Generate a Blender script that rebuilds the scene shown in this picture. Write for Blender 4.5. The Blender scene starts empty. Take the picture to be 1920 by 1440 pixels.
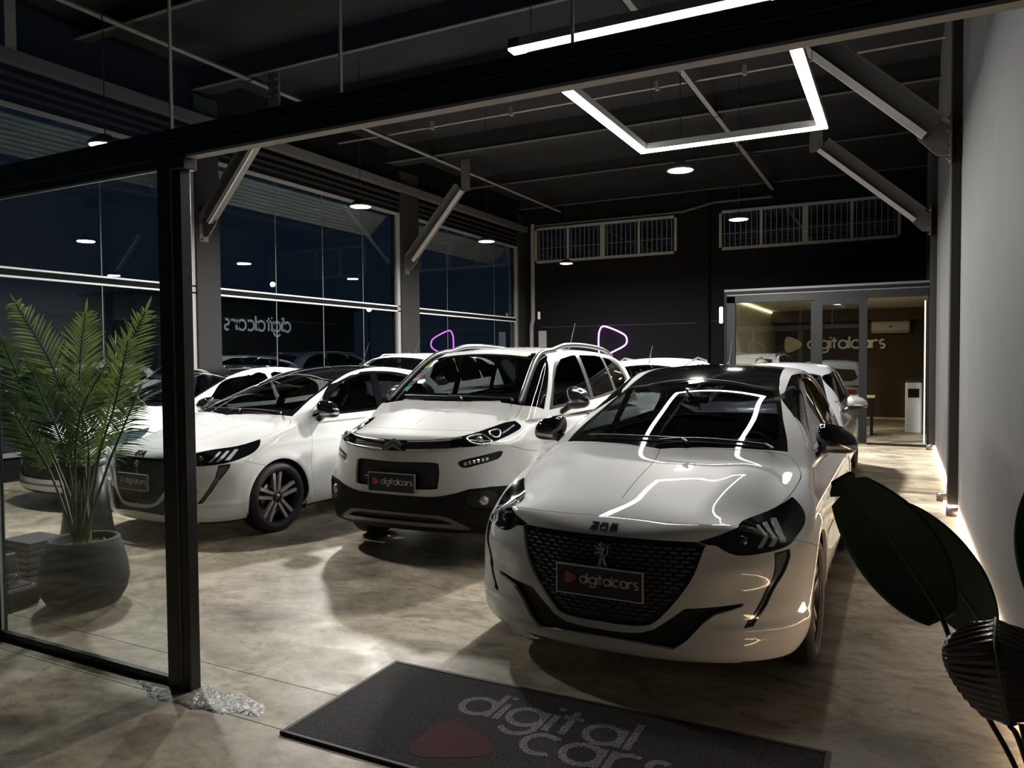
import bpy, bmesh
from mathutils import Vector, Matrix
import math, random
import numpy as np

PI = math.pi

# ---------------------------------------------------------------- numeric helpers
def spl(xs, ys):
    """natural cubic spline through the points, linear beyond the ends"""
    xs = np.array(xs, float); ys = np.array(ys, float)
    if xs[0] > xs[-1]: xs = xs[::-1]; ys = ys[::-1]
    n = len(xs); h = np.diff(xs)
    A = np.zeros((n, n)); b = np.zeros(n); A[0, 0] = A[-1, -1] = 1
    for i in range(1, n - 1):
        A[i, i - 1] = h[i - 1]; A[i, i] = 2 * (h[i - 1] + h[i]); A[i, i + 1] = h[i]
        b[i] = 3 * ((ys[i + 1] - ys[i]) / h[i] - (ys[i] - ys[i - 1]) / h[i - 1])
    c = np.linalg.solve(A, b)
    bb = (ys[1:] - ys[:-1]) / h - h * (2 * c[:-1] + c[1:]) / 3
    d = (c[1:] - c[:-1]) / (3 * h)
    def f(x):
        x = np.asarray(x, float)
        i = np.clip(np.searchsorted(xs, x) - 1, 0, n - 2)
        t = x - xs[i]
        r = ys[i] + t * (bb[i] + t * (c[i] + t * d[i]))
        s1 = bb[-1] + h[-1] * (2 * c[-2] + 3 * d[-1] * h[-1])
        r = np.where(x < xs[0], ys[0] + (x - xs[0]) * bb[0], r)
        return np.where(x > xs[-1], ys[-1] + (x - xs[-1]) * s1, r)
    return f

def smax(a, b, k):
    h = np.maximum(k - np.abs(a - b), 0) / k
    return np.maximum(a, b) + h * h * h * k / 6
def smin(a, b, k): return -smax(-a, -b, k)
def sstep(a, b, x):
    t = np.clip((x - a) / (b - a), 0, 1)
    return t * t * (3 - 2 * t)
def gauss(x, c, w): return np.exp(-((x - c) / w) ** 2)

def poly_sdf(P, poly):
    """signed distance in 2D, positive inside"""
    P = np.asarray(P, float); poly = np.asarray(poly, float)
    d = np.full(len(P), 1e9); ins = np.zeros(len(P), bool)
    n = len(poly)
    for i in range(n):
        a = poly[i]; b = poly[(i + 1) % n]; e = b - a
        w = P - a
        t = np.clip((w @ e) / max(e @ e, 1e-12), 0, 1)
        q = w - t[:, None] * e
        d = np.minimum(d, (q * q).sum(1))
        c1 = (a[1] > P[:, 1]) != (b[1] > P[:, 1])
        with np.errstate(divide='ignore', invalid='ignore'):
            xx = (b[0] - a[0]) * (P[:, 1] - a[1]) / (b[1] - a[1] if b[1] != a[1] else 1e-12) + a[0]
        ins ^= c1 & (P[:, 0] < xx)
    d = np.sqrt(d)
    return np.where(ins, d, -d)
def line_dist(P, pts):
    d = np.full(len(P), 1e9)
    for a, b in zip(pts[:-1], pts[1:]):
        a = np.array(a, float); b = np.array(b, float); e = b - a; w = P - a
        t = np.clip((w @ e) / max(e @ e, 1e-12), 0, 1); q = w - t[:, None] * e
        d = np.minimum(d, (q * q).sum(1))
    return np.sqrt(d)
def smooth_poly(pts, n=8, closed=True, keep=()):
    """Catmull-Rom through the points; indices in keep stay sharp corners"""
    p = [np.array(q, float) for q in pts]; N = len(p); out = []
    rng = range(N if closed else N - 1)
    for i in rng:
        p1 = p[i]; p2 = p[(i + 1) % N]
        p0 = p[i - 1] if (closed or i > 0) else p1
        p3 = p[(i + 2) % N] if (closed or i + 2 < N) else p2
        if i in keep: p0 = p1
        if (i + 1) % N in keep: p3 = p2
        for k in range(n):
            t = k / n
            out.append(.5 * ((2 * p1) + (-p0 + p2) * t + (2 * p0 - 5 * p1 + 4 * p2 - p3) * t * t + (-p0 + 3 * p1 - 3 * p2 + p3) * t ** 3))
    if not closed: out.append(p[-1])
    return np.array(out)

# ---------------------------------------------------------------- surface extraction
def grad(f, P, e=2e-4):
    g = np.zeros_like(P)
    for a in range(3):
        d = np.zeros(3); d[a] = e
        g[:, a] = (f(P + d) - f(P - d)) / (2 * e)
    return g
def surfnet(f, lo, hi, h, relax=2, slack=6.):
    lo = np.array(lo, float); hi = np.array(hi, float)
    B = 4
    nb = np.ceil((hi - lo) / (h * B)).astype(int)
    n = nb * B + 1
    cx = [lo[a] + (np.arange(nb[a]) + .5) * h * B for a in range(3)]
    G = np.stack(np.meshgrid(*cx, indexing='ij'), -1).reshape(-1, 3)
    fc = f(G).reshape(nb)
    F = np.repeat(np.repeat(np.repeat(fc, B, 0), B, 1), B, 2)
    F = np.pad(F, ((0, 1),) * 3, mode='edge').astype(np.float64)
    keep = np.abs(fc) < h * slack
    m = np.zeros(n, bool)
    kk = np.argwhere(keep) * B
    offs = np.stack(np.meshgrid(*[np.arange(B + 1)] * 3, indexing='ij'), -1).reshape(-1, 3)
    idx = (kk[:, None, :] + offs[None]).reshape(-1, 3)
    m[idx[:, 0], idx[:, 1], idx[:, 2]] = True
    q = np.argwhere(m)
    F[m] = f(lo + q * h)
    S = F < 0
    mixed = np.zeros(n - 1, np.int8)
    for o in np.ndindex(2, 2, 2):
        mixed += S[o[0]:n[0] - 1 + o[0], o[1]:n[1] - 1 + o[1], o[2]:n[2] - 1 + o[2]]
    cells = np.argwhere((mixed > 0) & (mixed < 8))
    cid = np.full(n - 1, -1, int); cid[cells[:, 0], cells[:, 1], cells[:, 2]] = np.arange(len(cells))
    acc = np.zeros((len(cells), 3)); cnt = np.zeros(len(cells))
    for a in range(3):
        for o in np.ndindex(2, 2):
            s = [0, 0, 0]; oth = [b for b in range(3) if b != a]; s[oth[0]], s[oth[1]] = o
            e = list(s); e[a] = 1
            c0 = cells + s; c1 = cells + e
            f0 = F[c0[:, 0], c0[:, 1], c0[:, 2]]; f1 = F[c1[:, 0], c1[:, 1], c1[:, 2]]
            cr = (f0 < 0) != (f1 < 0)
            t = np.where(cr, f0 / np.where(cr, f0 - f1, 1), 0)
            acc += np.where(cr[:, None], c0 + t[:, None] * (c1 - c0), 0); cnt += cr
    V = lo + acc / np.maximum(cnt, 1)[:, None] * h
    Q = []
    for a in range(3):
        b, c = [(1, 2), (2, 0), (0, 1)][a]
        sl0 = [slice(None)] * 3; sl1 = [slice(None)] * 3
        sl0[a] = slice(0, n[a] - 1); sl1[a] = slice(1, n[a])
        A0 = S[tuple(sl0)]; A1 = S[tuple(sl1)]
        E = np.argwhere(A0 != A1)
        E = E[(E[:, b] > 0) & (E[:, c] > 0) & (E[:, b] < n[b] - 1) & (E[:, c] < n[c] - 1)]
        fl = A0[E[:, 0], E[:, 1], E[:, 2]]
        def cc(db, dc):
            X = E.copy(); X[:, b] += db; X[:, c] += dc
            return cid[X[:, 0], X[:, 1], X[:, 2]]
        q = np.stack([cc(-1, -1), cc(0, -1), cc(0, 0), cc(-1, 0)], 1)
        q = np.where(fl[:, None], q, q[:, ::-1])
        Q.append(q)
    Q = np.concatenate(Q); Q = Q[(Q >= 0).all(1)]
    def project(V, it):
        for _ in range(it):
            v = f(V); g = grad(f, V); gg = (g * g).sum(1)
            st = -(v / np.maximum(gg, 1e-3))[:, None] * g
            L = np.linalg.norm(st, axis=1, keepdims=True)
            V = V + st * np.minimum(1, h / np.maximum(L, 1e-9))
        return V
    V = project(V, 2)
    for _ in range(relax):
        s = np.zeros_like(V); c = np.zeros(len(V))
        for a, b in ((0, 1), (1, 2), (2, 3), (3, 0)):
            np.add.at(s, Q[:, a], V[Q[:, b]]); np.add.at(c, Q[:, a], 1)
            np.add.at(s, Q[:, b], V[Q[:, a]]); np.add.at(c, Q[:, b], 1)
        V = project(.5 * V + .5 * s / np.maximum(c, 1)[:, None], 1)
    V = project(V, 1)
    N = grad(f, V); N /= np.maximum(np.linalg.norm(N, axis=1, keepdims=True), 1e-9)
    T = np.concatenate([Q[:, [0, 1, 2]], Q[:, [0, 2, 3]]])
    return V, N, T

def compact(V, N, T):
    u, inv = np.unique(T, return_inverse=True)
    return V[u], N[u], inv.reshape(-1, 3)
def refine(V, N, T, d, w, lmin=0.):
    """split in four the triangles lying within w of d = 0"""
    dm = np.abs(d[T]).min(1) < w
    if dm.any():
        q = np.flatnonzero(dm); A = V[T[q]]
        L = np.maximum(np.linalg.norm(A[:, 0] - A[:, 1], axis=1), np.linalg.norm(A[:, 0] - A[:, 2], axis=1))
        dm[q[L < lmin]] = False
    R = T[dm]; K = T[~dm]
    if len(R) == 0: return V, N, T
    e = np.sort(np.concatenate([R[:, [0, 1]], R[:, [1, 2]], R[:, [2, 0]]]), 1)
    u, inv = np.unique(e, axis=0, return_inverse=True); inv = inv.ravel()
    b = len(V); m = len(R)
    V2 = np.concatenate([V, V[u].mean(1)]); n = N[u].mean(1)
    N2 = np.concatenate([N, n / np.linalg.norm(n, axis=1, keepdims=True)])
    ab, bc, ca = inv[:m] + b, inv[m:2 * m] + b, inv[2 * m:] + b
    T2 = np.concatenate([K, np.stack([R[:, 0], ab, ca], 1), np.stack([ab, R[:, 1], bc], 1), np.stack([ca, bc, R[:, 2]], 1), np.stack([ab, bc, ca], 1)])
    return V2, N2, T2
def clip(M, dfun, levels=0, w=.008):
    """cut the surface along dfun = 0; returns (inside, outside)"""
    V, N, T = M
    if len(T) == 0: return M, M
    d = dfun(V)
    for l in range(levels):
        V, N, T = refine(V, N, T, d, w * .75 / 2 ** l, w * .6 / 2 ** l); d = dfun(V)
    d = np.where(np.abs(d) < 1e-7, 1e-7, d)
    s = d[T] > 0; k = s.sum(1)
    ins = [T[k == 3]]; out = [T[k == 0]]
    nv = [V]; nn = [N]; base = len(V)
    for cnt, A, B in ((1, ins, out), (2, out, ins)):
        R = T[k == cnt]; sr = s[k == cnt]
        if len(R) == 0: continue
        lone = np.argmax(sr if cnt == 1 else ~sr, 1); r = np.arange(len(R))
        a = R[r, lone]; b = R[r, (lone + 1) % 3]; c = R[r, (lone + 2) % 3]
        e = np.concatenate([np.stack([a, b], 1), np.stack([a, c], 1)]); es = np.sort(e, 1)
        t = d[es[:, 0]] / (d[es[:, 0]] - d[es[:, 1]])
        p = V[es[:, 0]] + t[:, None] * (V[es[:, 1]] - V[es[:, 0]])
        q = N[es[:, 0]] + t[:, None] * (N[es[:, 1]] - N[es[:, 0]])
        q /= np.maximum(np.linalg.norm(q, axis=1, keepdims=True), 1e-9)
        i1 = base + np.arange(len(R)); i2 = i1 + len(R); base += 2 * len(R)
        nv.append(p); nn.append(q)
        A.append(np.stack([a, i1, i2], 1))
        B.append(np.stack([i1, b, c], 1)); B.append(np.stack([i1, c, i2], 1))
    V = np.concatenate(nv); N = np.concatenate(nn)
    # weld the doubled cut vertices
    nb = len(nv[0])
    if len(V) > nb:
        key = np.round(V[nb:] * 1e6).astype(np.int64)
        u, first, inv = np.unique(key, axis=0, return_index=True, return_inverse=True); inv = inv.ravel()
        mp = np.concatenate([np.arange(nb), nb + first[inv]])
    else: mp = np.arange(nb)
    def fin(L):
        t = mp[np.concatenate(L)]
        t = t[(t[:, 0] != t[:, 1]) & (t[:, 1] != t[:, 2]) & (t[:, 0] != t[:, 2])]
        return compact(V, N, t)
    return fin(ins), fin(out)
def shift(M, d): return M[0] + M[1] * d, M[1], M[2]
def rim(M, depth):
    """turn the open border inward so a panel shows its thickness"""
    V, N, T = M
    e = np.concatenate([T[:, [0, 1]], T[:, [1, 2]], T[:, [2, 0]]]); es = np.sort(e, 1)
    u, inv, c = np.unique(es, axis=0, return_inverse=True, return_counts=True)
    b = e[c[inv.ravel()] == 1]
    if len(b) == 0: return M
    ids = np.unique(b); n0 = len(V)
    lut = {}; lut = np.full(n0, -1); lut[ids] = np.arange(len(ids))
    # two rings with side normals so the corner stays crisp
    side = np.zeros((len(ids), 3))
    dirv = V[b[:, 1]] - V[b[:, 0]]; out = np.cross(dirv, N[b[:, 0]])
    np.add.at(side, lut[b[:, 0]], out); np.add.at(side, lut[b[:, 1]], out)
    side /= np.maximum(np.linalg.norm(side, axis=1, keepdims=True), 1e-9)
    top = n0 + lut; bot = top + len(ids)
    V2 = np.concatenate([V, V[ids], V[ids] - N[ids] * depth])
    N2 = np.concatenate([N, side, side])
    T2 = np.concatenate([T, np.stack([top[b[:, 0]], bot[b[:, 0]], bot[b[:, 1]]], 1)[:, ::-1][:, [0, 1, 2]] if 0 else np.stack([top[b[:, 1]], top[b[:, 0]], bot[b[:, 0]]], 1), np.stack([top[b[:, 1]], bot[b[:, 0]], bot[b[:, 1]]], 1)])
    return V2, N2, T2
# ---------------------------------------------------------------- camera, sky, exposure
SC = bpy.context.scene
EYE = 1.55
def set_camera():
    yaw, pit, rol = math.radians(27.24), math.radians(-1.878), math.radians(-.44)
    cy, sy, cp, sp = math.cos(yaw), math.sin(yaw), math.cos(pit), math.sin(pit)
    f = Vector((-sy * cp, cy * cp, sp)); r = Vector((cy, sy, 0)); u = r.cross(f)
    cr, sr = math.cos(rol), math.sin(rol)
    r2 = cr * r + sr * u; u2 = -sr * r + cr * u
    cam = bpy.data.cameras.new('camera'); cam.sensor_width = 36; cam.lens = 1417 / 1920 * 36
    o = bpy.data.objects.new('camera', cam); SC.collection.objects.link(o)
    M = Matrix((r2, u2, -f)).transposed().to_4x4(); M.translation = Vector((0, 0, EYE))
    o.matrix_world = M; SC.camera = o; cam.clip_start = .02; cam.clip_end = 300
set_camera()
VS = SC.view_settings; SC.display_settings.display_device = 'sRGB'
VS.view_transform = 'Standard'; VS.look = 'None'; VS.gamma = 1; VS.use_curve_mapping = False; VS.exposure = 0.22
wd = bpy.data.worlds.new('night'); SC.world = wd; wd.use_nodes = True
wd.node_tree.nodes['Background'].inputs[0].default_value = (.012, .022, .036, 1)
wd.node_tree.nodes['Background'].inputs[1].default_value = .34
SC.cycles.use_denoising = True; SC.cycles.max_bounces = 8; SC.cycles.transparent_max_bounces = 24
SC.cycles.glossy_bounces = 4; SC.cycles.diffuse_bounces = 3; SC.cycles.caustics_reflective = False; SC.cycles.caustics_refractive = False
SC.cycles.sample_clamp_indirect = 6
def light(name, kind, loc, power, size=.3, col=(1, .95, .88), rot=(0, 0, 0), shape='DISK', sizey=None, spot=None):
    l = bpy.data.lights.new(name, kind); l.energy = power; l.color = col
    if kind == 'AREA':
        l.shape = shape; l.size = size
        if sizey: l.size_y = sizey
    elif kind == 'SPOT': l.spot_size = math.radians(spot or 120); l.spot_blend = .4; l.shadow_soft_size = size
    else: l.shadow_soft_size = size
    o = bpy.data.objects.new(name, l); SC.collection.objects.link(o); o.location = loc; o.rotation_euler = rot
    return o
# ---------------------------------------------------------------- blender helpers
COL = bpy.context.scene.collection
def link(name, me, mat=None, parent=None):
    o = bpy.data.objects.new(name, me); COL.objects.link(o)
    if mat is not None: me.materials.append(mat)
    if parent is not None: o.parent = parent
    return o
def mk(name, M, mat, parent=None, label=None):
    """numpy triangles -> object with the exact surface normals"""
    V, N, T = M
    if len(T) == 0: return None
    me = bpy.data.meshes.new(name)
    me.vertices.add(len(V)); me.vertices.foreach_set('co', np.asarray(V, np.float32).ravel())
    me.loops.add(len(T) * 3); me.loops.foreach_set('vertex_index', np.asarray(T, np.int32).ravel())
    me.polygons.add(len(T)); me.polygons.foreach_set('loop_start', np.arange(len(T), dtype=np.int32) * 3)
    me.update(calc_edges=True); me.validate()
    me.shade_smooth()
    me.normals_split_custom_set_from_vertices(np.asarray(N, np.float32).tolist()) if len(me.vertices) == len(N) else None
    o = link(name, me, mat, parent)
    if label: o['label'] = label
    return o
class MB:
    """collects simple solids and links them as one mesh"""
    def __init__(s): s.v = []; s.f = []; s.sm = []
    def add(s, vs, fs, smooth=False):
        b = len(s.v); s.v += [tuple(map(float, v)) for v in vs]; s.f += [tuple(i + b for i in f) for f in fs]; s.sm += [smooth] * len(fs)
        return s
    def box(s, a, b, M=None, bev=0):
        (x0, y0, z0), (x1, y1, z1) = a, b
        if x0 > x1: x0, x1 = x1, x0
        if y0 > y1: y0, y1 = y1, y0
        if z0 > z1: z0, z1 = z1, z0
        if bev:
            c = min(bev, (x1 - x0) * .49, (y1 - y0) * .49, (z1 - z0) * .49)
            vs = []; 
            for sx, X in ((1, x0), (-1, x1)):
                for sy, Y in ((1, y0), (-1, y1)):
                    for sz, Z in ((1, z0), (-1, z1)):
                        vs += [(X, Y + sy * c, Z + sz * c), (X + sx * c, Y, Z + sz * c), (X + sx * c, Y + sy * c, Z)]
            bm = bmesh.new()
            bv = [bm.verts.new(v) for v in vs]
            r = bmesh.ops.convex_hull(bm, input=bv)
            bmesh.ops.dissolve_limit(bm, angle_limit=.01, verts=bm.verts, edges=bm.edges)
            bm.verts.index_update()
            vs = [v.co.copy() for v in bm.verts]; fs = [[v.index for v in f.verts] for f in bm.faces]
            bm.free()
        else:
            vs = [(x0, y0, z0), (x1, y0, z0), (x1, y1, z0), (x0, y1, z0), (x0, y0, z1), (x1, y0, z1), (x1, y1, z1), (x0, y1, z1)]
            fs = [(0, 3, 2, 1), (4, 5, 6, 7), (0, 1, 5, 4), (1, 2, 6, 5), (2, 3, 7, 6), (3, 0, 4, 7)]
        if M is not None: vs = [M @ Vector(v) for v in vs]
        return s.add(vs, fs)
    def tube(s, pts, r, n=8, closed=False, cap=True):
        pts = [Vector(p) for p in pts]; N = len(pts); rs = r if isinstance(r, (list, tuple)) else [r] * N
        ring = []; up = None
        for i, p in enumerate(pts):
            a = pts[i - 1] if (i > 0 or closed) else p; b = pts[(i + 1) % N] if (i < N - 1 or closed) else p
            t = (b - a).normalized()
            if up is None:
                up = Vector((0, 0, 1)) if abs(t.z) < .9 else Vector((1, 0, 0))
            u = (up - t * up.dot(t)).normalized(); v = t.cross(u); up = u
            ring.append([p + (u * math.cos(2 * PI * k / n) + v * math.sin(2 * PI * k / n)) * rs[i] for k in range(n)])
        vs = [q for R in ring for q in R]; fs = []
        for i in range(N if closed else N - 1):
            j = (i + 1) % N
            for k in range(n):
                l = (k + 1) % n; fs.append((i * n + k, i * n + l, j * n + l, j * n + k))
        s.add(vs, fs, True)
        if cap and not closed:
            s.add(ring[0], [tuple(range(n))[::-1]]); s.add(ring[-1], [tuple(range(n))])
        return s
    def lathe(s, prof, n=32, M=None, axis='z'):
        vs = []; fs = []
        for (r, h) in prof:
            for k in range(n):
                a = 2 * PI * k / n; c, d = r * math.cos(a), r * math.sin(a)
                vs.append((c, d, h) if axis == 'z' else (c, h, d))
        m = len(prof)
        for i in range(m - 1):
            for k in range(n):
                l = (k + 1) % n; q = (i * n + k, i * n + l, (i + 1) * n + l, (i + 1) * n + k)
                fs.append(q if axis == 'z' else q[::-1])
        if M is not None: vs = [M @ Vector(v) for v in vs]
        return s.add(vs, fs, True)
    def prism(s, poly, a, b, fn):
        """polygon (list of 2D) between depths a and b, fn(u, v, w) -> point"""
        n = len(poly)
        vs = [fn(u, v, a) for u, v in poly] + [fn(u, v, b) for u, v in poly]
        fs = [tuple(range(n))[::-1], tuple(range(n, 2 * n))] + [(i, (i + 1) % n, n + (i + 1) % n, n + i) for i in range(n)]
        return s.add(vs, fs)
    def build(s, name, mat, parent=None, label=None, auto=True):
        me = bpy.data.meshes.new(name); me.from_pydata(s.v, [], s.f)
        me.polygons.foreach_set('use_smooth', s.sm)
        me.update()
        bm = bmesh.new(); bm.from_mesh(me); bmesh.ops.recalc_face_normals(bm, faces=bm.faces); bm.to_mesh(me); bm.free()
        o = link(name, me, mat, parent)
        if label: o['label'] = label
        return o
def thing(name, label, cat, loc=(0, 0, 0), rz=0, group=None):
    o = bpy.data.objects.new(name, None); COL.objects.link(o); o.location = loc; o.rotation_euler = (0, 0, rz)
    o.empty_display_size = .1
    return tag(o, label, cat, group)
def tag(o, label, cat, group=None):
    o['label'] = label; o['category'] = cat
    if group: o['group'] = group
    return o
def struct(o): o['kind'] = 'structure'; return o
def stuff(o): o['kind'] = 'stuff'; return o
def dup(o, parent=None):
    c = o.copy(); COL.objects.link(c)
    if parent is not None: c.parent = parent
    for ch in list(KIDS.get(o.name, o.children)): dup(ch, c)
    return c
KIDS = {}

# ---------------------------------------------------------------- materials
MATS = {}
def mat(name, col=(.8, .8, .8), rough=.5, metal=0., coat=0., emit=None, estr=0., bump=None, noise=None, spec=.5, lining=None, coatr=.03):
    if name in MATS: return MATS[name]
    m = bpy.data.materials.new(name); m.use_nodes = True; nt = m.node_tree; L = nt.links
    b = nt.nodes['Principled BSDF']
    b.inputs['Base Color'].default_value = (*col, 1); b.inputs['Roughness'].default_value = rough
    b.inputs['Metallic'].default_value = metal; b.inputs['Coat Weight'].default_value = coat; b.inputs['Coat Roughness'].default_value = coatr
    b.inputs['Specular IOR Level'].default_value = spec
    if emit: b.inputs['Emission Color'].default_value = (*emit, 1); b.inputs['Emission Strength'].default_value = estr
    tc = None
    if noise or bump:
        tc = nt.nodes.new('ShaderNodeTexCoord')
    if noise:  # (scale, amount, second colour)
        n = nt.nodes.new('ShaderNodeTexNoise'); n.inputs['Scale'].default_value = noise[0]; n.inputs['Detail'].default_value = 6
        L.new(tc.outputs['Object'], n.inputs['Vector'])
        mx = nt.nodes.new('ShaderNodeMix'); mx.data_type = 'RGBA'
        mx.inputs[6].default_value = (*col, 1); mx.inputs[7].default_value = (*noise[2], 1)
        r = nt.nodes.new('ShaderNodeMapRange'); r.inputs[1].default_value = .5 - noise[1]; r.inputs[2].default_value = .5 + noise[1]
        L.new(n.outputs[0], r.inputs[0]); L.new(r.outputs[0], mx.inputs[0]); L.new(mx.outputs[2], b.inputs['Base Color'])
    if bump:   # (scale, strength, distance)
        n = nt.nodes.new('ShaderNodeTexNoise'); n.inputs['Scale'].default_value = bump[0]; n.inputs['Detail'].default_value = 4
        L.new(tc.outputs['Object'], n.inputs['Vector'])
        bp = nt.nodes.new('ShaderNodeBump'); bp.inputs['Strength'].default_value = bump[1]; bp.inputs['Distance'].default_value = bump[2]
        L.new(n.outputs[0], bp.inputs['Height']); L.new(bp.outputs[0], b.inputs['Normal'])
    if lining:
        g = nt.nodes.new('ShaderNodeNewGeometry'); d = nt.nodes.new('ShaderNodeBsdfDiffuse'); d.inputs[0].default_value = (*lining, 1)
        ms = nt.nodes.new('ShaderNodeMixShader'); L.new(g.outputs['Backfacing'], ms.inputs[0]); L.new(b.outputs[0], ms.inputs[1]); L.new(d.outputs[0], ms.inputs[2])
        L.new(ms.outputs[0], nt.nodes['Material Output'].inputs[0])
    MATS[name] = m
    return m
def glassmat(name, tint=(.5, .55, .55), ior=1.5, rough=0.0, boost=1.0, refl=(1, 1, 1)):
    """thin sheet: tinted see-through plus a Fresnel mirror"""
    if name in MATS: return MATS[name]
    m = bpy.data.materials.new(name); m.use_nodes = True; nt = m.node_tree; L = nt.links
    nt.nodes.remove(nt.nodes['Principled BSDF'])
    t = nt.nodes.new('ShaderNodeBsdfTransparent'); t.inputs[0].default_value = (*tint, 1)
    g = nt.nodes.new('ShaderNodeBsdfGlossy'); g.inputs['Roughness'].default_value = rough; g.inputs[0].default_value = (*refl, 1)
    lw = nt.nodes.new('ShaderNodeLayerWeight'); lw.inputs[0].default_value = .5
    # Schlick from the facing angle, the same from either side
    pw = nt.nodes.new('ShaderNodeMath'); pw.operation = 'POWER'; pw.inputs[1].default_value = 5
    L.new(lw.outputs['Facing'], pw.inputs[0])
    f0 = ((ior - 1) / (ior + 1)) ** 2 * 2 * boost
    mr = nt.nodes.new('ShaderNodeMapRange'); mr.inputs[3].default_value = f0; mr.inputs[4].default_value = 1
    L.new(pw.outputs[0], mr.inputs[0])
    ms = nt.nodes.new('ShaderNodeMixShader'); L.new(mr.outputs[0], ms.inputs[0]); L.new(t.outputs[0], ms.inputs[1]); L.new(g.outputs[0], ms.inputs[2])
    L.new(ms.outputs[0], nt.nodes['Material Output'].inputs[0])
    MATS[name] = m
    return m

# ---------------------------------------------------------------- lettering (stroke alphabet)
def arc(cx, cy, r, a0, a1, n=14, ry=None):
    ry = ry or r
    return [(cx + r * math.cos(math.radians(a0 + (a1 - a0) * k / n)), cy + ry * math.sin(math.radians(a0 + (a1 - a0) * k / n))) for k in range(n + 1)]
def glyph(ch):
    O = arc(.5, .5, .5, 0, 360, 24)
    if ch == 'd': return [O, [(1, 0), (1, 1.5)]], 1.0
    if ch == 'i': return [[(0, 0), (0, 1)], [(0, 1.28), (0, 1.46)]], 0.0
    if ch == 'g': return [O, [(1, 1), (1, 0)] + arc(.5, -.02, .5, 0, -150, 12)], 1.0
    if ch == 't': return [[(.2, 0), (.2, 1.4)], [(-.1, 1), (.52, 1)]], .5
    if ch == 'a': return [O, [(1, 0), (1, 1)]], 1.0
    if ch == 'l': return [[(0, 0), (0, 1.5)]], 0.0
    if ch == 'c': return [arc(.5, .5, .5, 48, 312, 20)], .85
    if ch == 'r': return [[(0, 0), (0, 1)], arc(.45, .52, .45, 180, 60, 10)], .62
    if ch == 's': return [arc(.33, .74, .27, 50, 270, 12) + arc(.33, .24, .26, 90, -140, 12)], .62
    if ch == '2': return [[(0, 1), (.75, 1), (.75, .55), (.1, .4), (0, 0), (.8, 0)]], .8
    if ch == '0': return [[(.12, 1), (.7, 1), (.82, .5), (.7, 0), (.12, 0), (0, .5), (.12, 1)]], .82
    if ch == '8': return [[(.12, 1), (.7, 1), (.7, .52), (.12, .52), (.12, 1)], [(.06, .52), (.76, .52), (.76, 0), (.06, 0), (.06, .52)]], .8
    return [], .5
def ribbon(mb, pts, w, t0, t1, fn):
    n = len(pts); closed = math.dist(pts[0], pts[-1]) < 1e-6
    P = pts[:-1] if closed else pts; m = len(P); L = []; R = []
    for i in range(m):
        a = P[i - 1] if (i > 0 or closed) else P[i]; b = P[(i + 1) % m] if (i < m - 1 or closed) else P[i]
        p = P[i]
        d1 = (p[0] - a[0], p[1] - a[1]); d2 = (b[0] - p[0], b[1] - p[1])
        l1 = math.hypot(*d1) or 1; l2 = math.hypot(*d2) or 1
        tx = d1[0] / l1 + d2[0] / l2; ty = d1[1] / l1 + d2[1] / l2; l = math.hypot(tx, ty) or 1
        tx /= l; ty /= l
        c = 1.0
        if math.hypot(*d1) > 0 and math.hypot(*d2) > 0:
            c = max(.5, tx * d1[0] / l1 + ty * d1[1] / l1)
        L.append((p[0] - ty * w / 2 / c, p[1] + tx * w / 2 / c)); R.append((p[0] + ty * w / 2 / c, p[1] - tx * w / 2 / c))
    vs = [fn(*q, t1) for q in L] + [fn(*q, t1) for q in R] + [fn(*q, t0) for q in L] + [fn(*q, t0) for q in R]
    fs = []
    for i in range(m if closed else m - 1):
        j = (i + 1) % m
        fs += [(i, m + i, m + j, j), (2 * m + j, 3 * m + j, 3 * m + i, 2 * m + i), (i, j, 2 * m + j, 2 * m + i), (m + j, m + i, 3 * m + i, 3 * m + j)]
    if not closed:
        fs += [(0, 2 * m, 3 * m, m), (m - 1, 2 * m - 1, 4 * m - 1, 3 * m - 1)]
    mb.add(vs, fs)
def text(mb, s, x, y, size, w, t0, t1, fn, gap=.34):
    """size = x-height; returns the end x"""
    for k, ch in enumerate(s):
        st, adv = glyph(ch)
        for q, pl in enumerate(st): ribbon(mb, [(x + size * u, y + size * v) for u, v in pl], w * size, t0, t1 + q * .25 * abs(t1 - t0), fn)
        x += (adv + gap) * size
    return x
def textlen(s, size, gap=.34): return sum(glyph(c)[1] + gap for c in s) * size - gap * size
def blob_poly(cx, cy, r):
    """the rounded play mark: flat to the left, narrowing to the right"""
    return [(cx + r * u, cy + r * v) for u, v in smooth_poly([(-.95, .55), (-.6, .95), (.1, .72), (.75, .35), (.95, 0), (.75, -.35), (.1, -.72), (-.6, -.95), (-.95, -.55)], 4)]
# ---------------------------------------------------------------- car body shapes
# local frame: x forward from the front axle, y to the car's left, z up
def unroll(P):
    """front features live on (s, z): s runs round the nose"""
    return np.stack([np.arctan2(P[:, 1], P[:, 0] + .1) * .85, P[:, 2]], 1)

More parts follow.
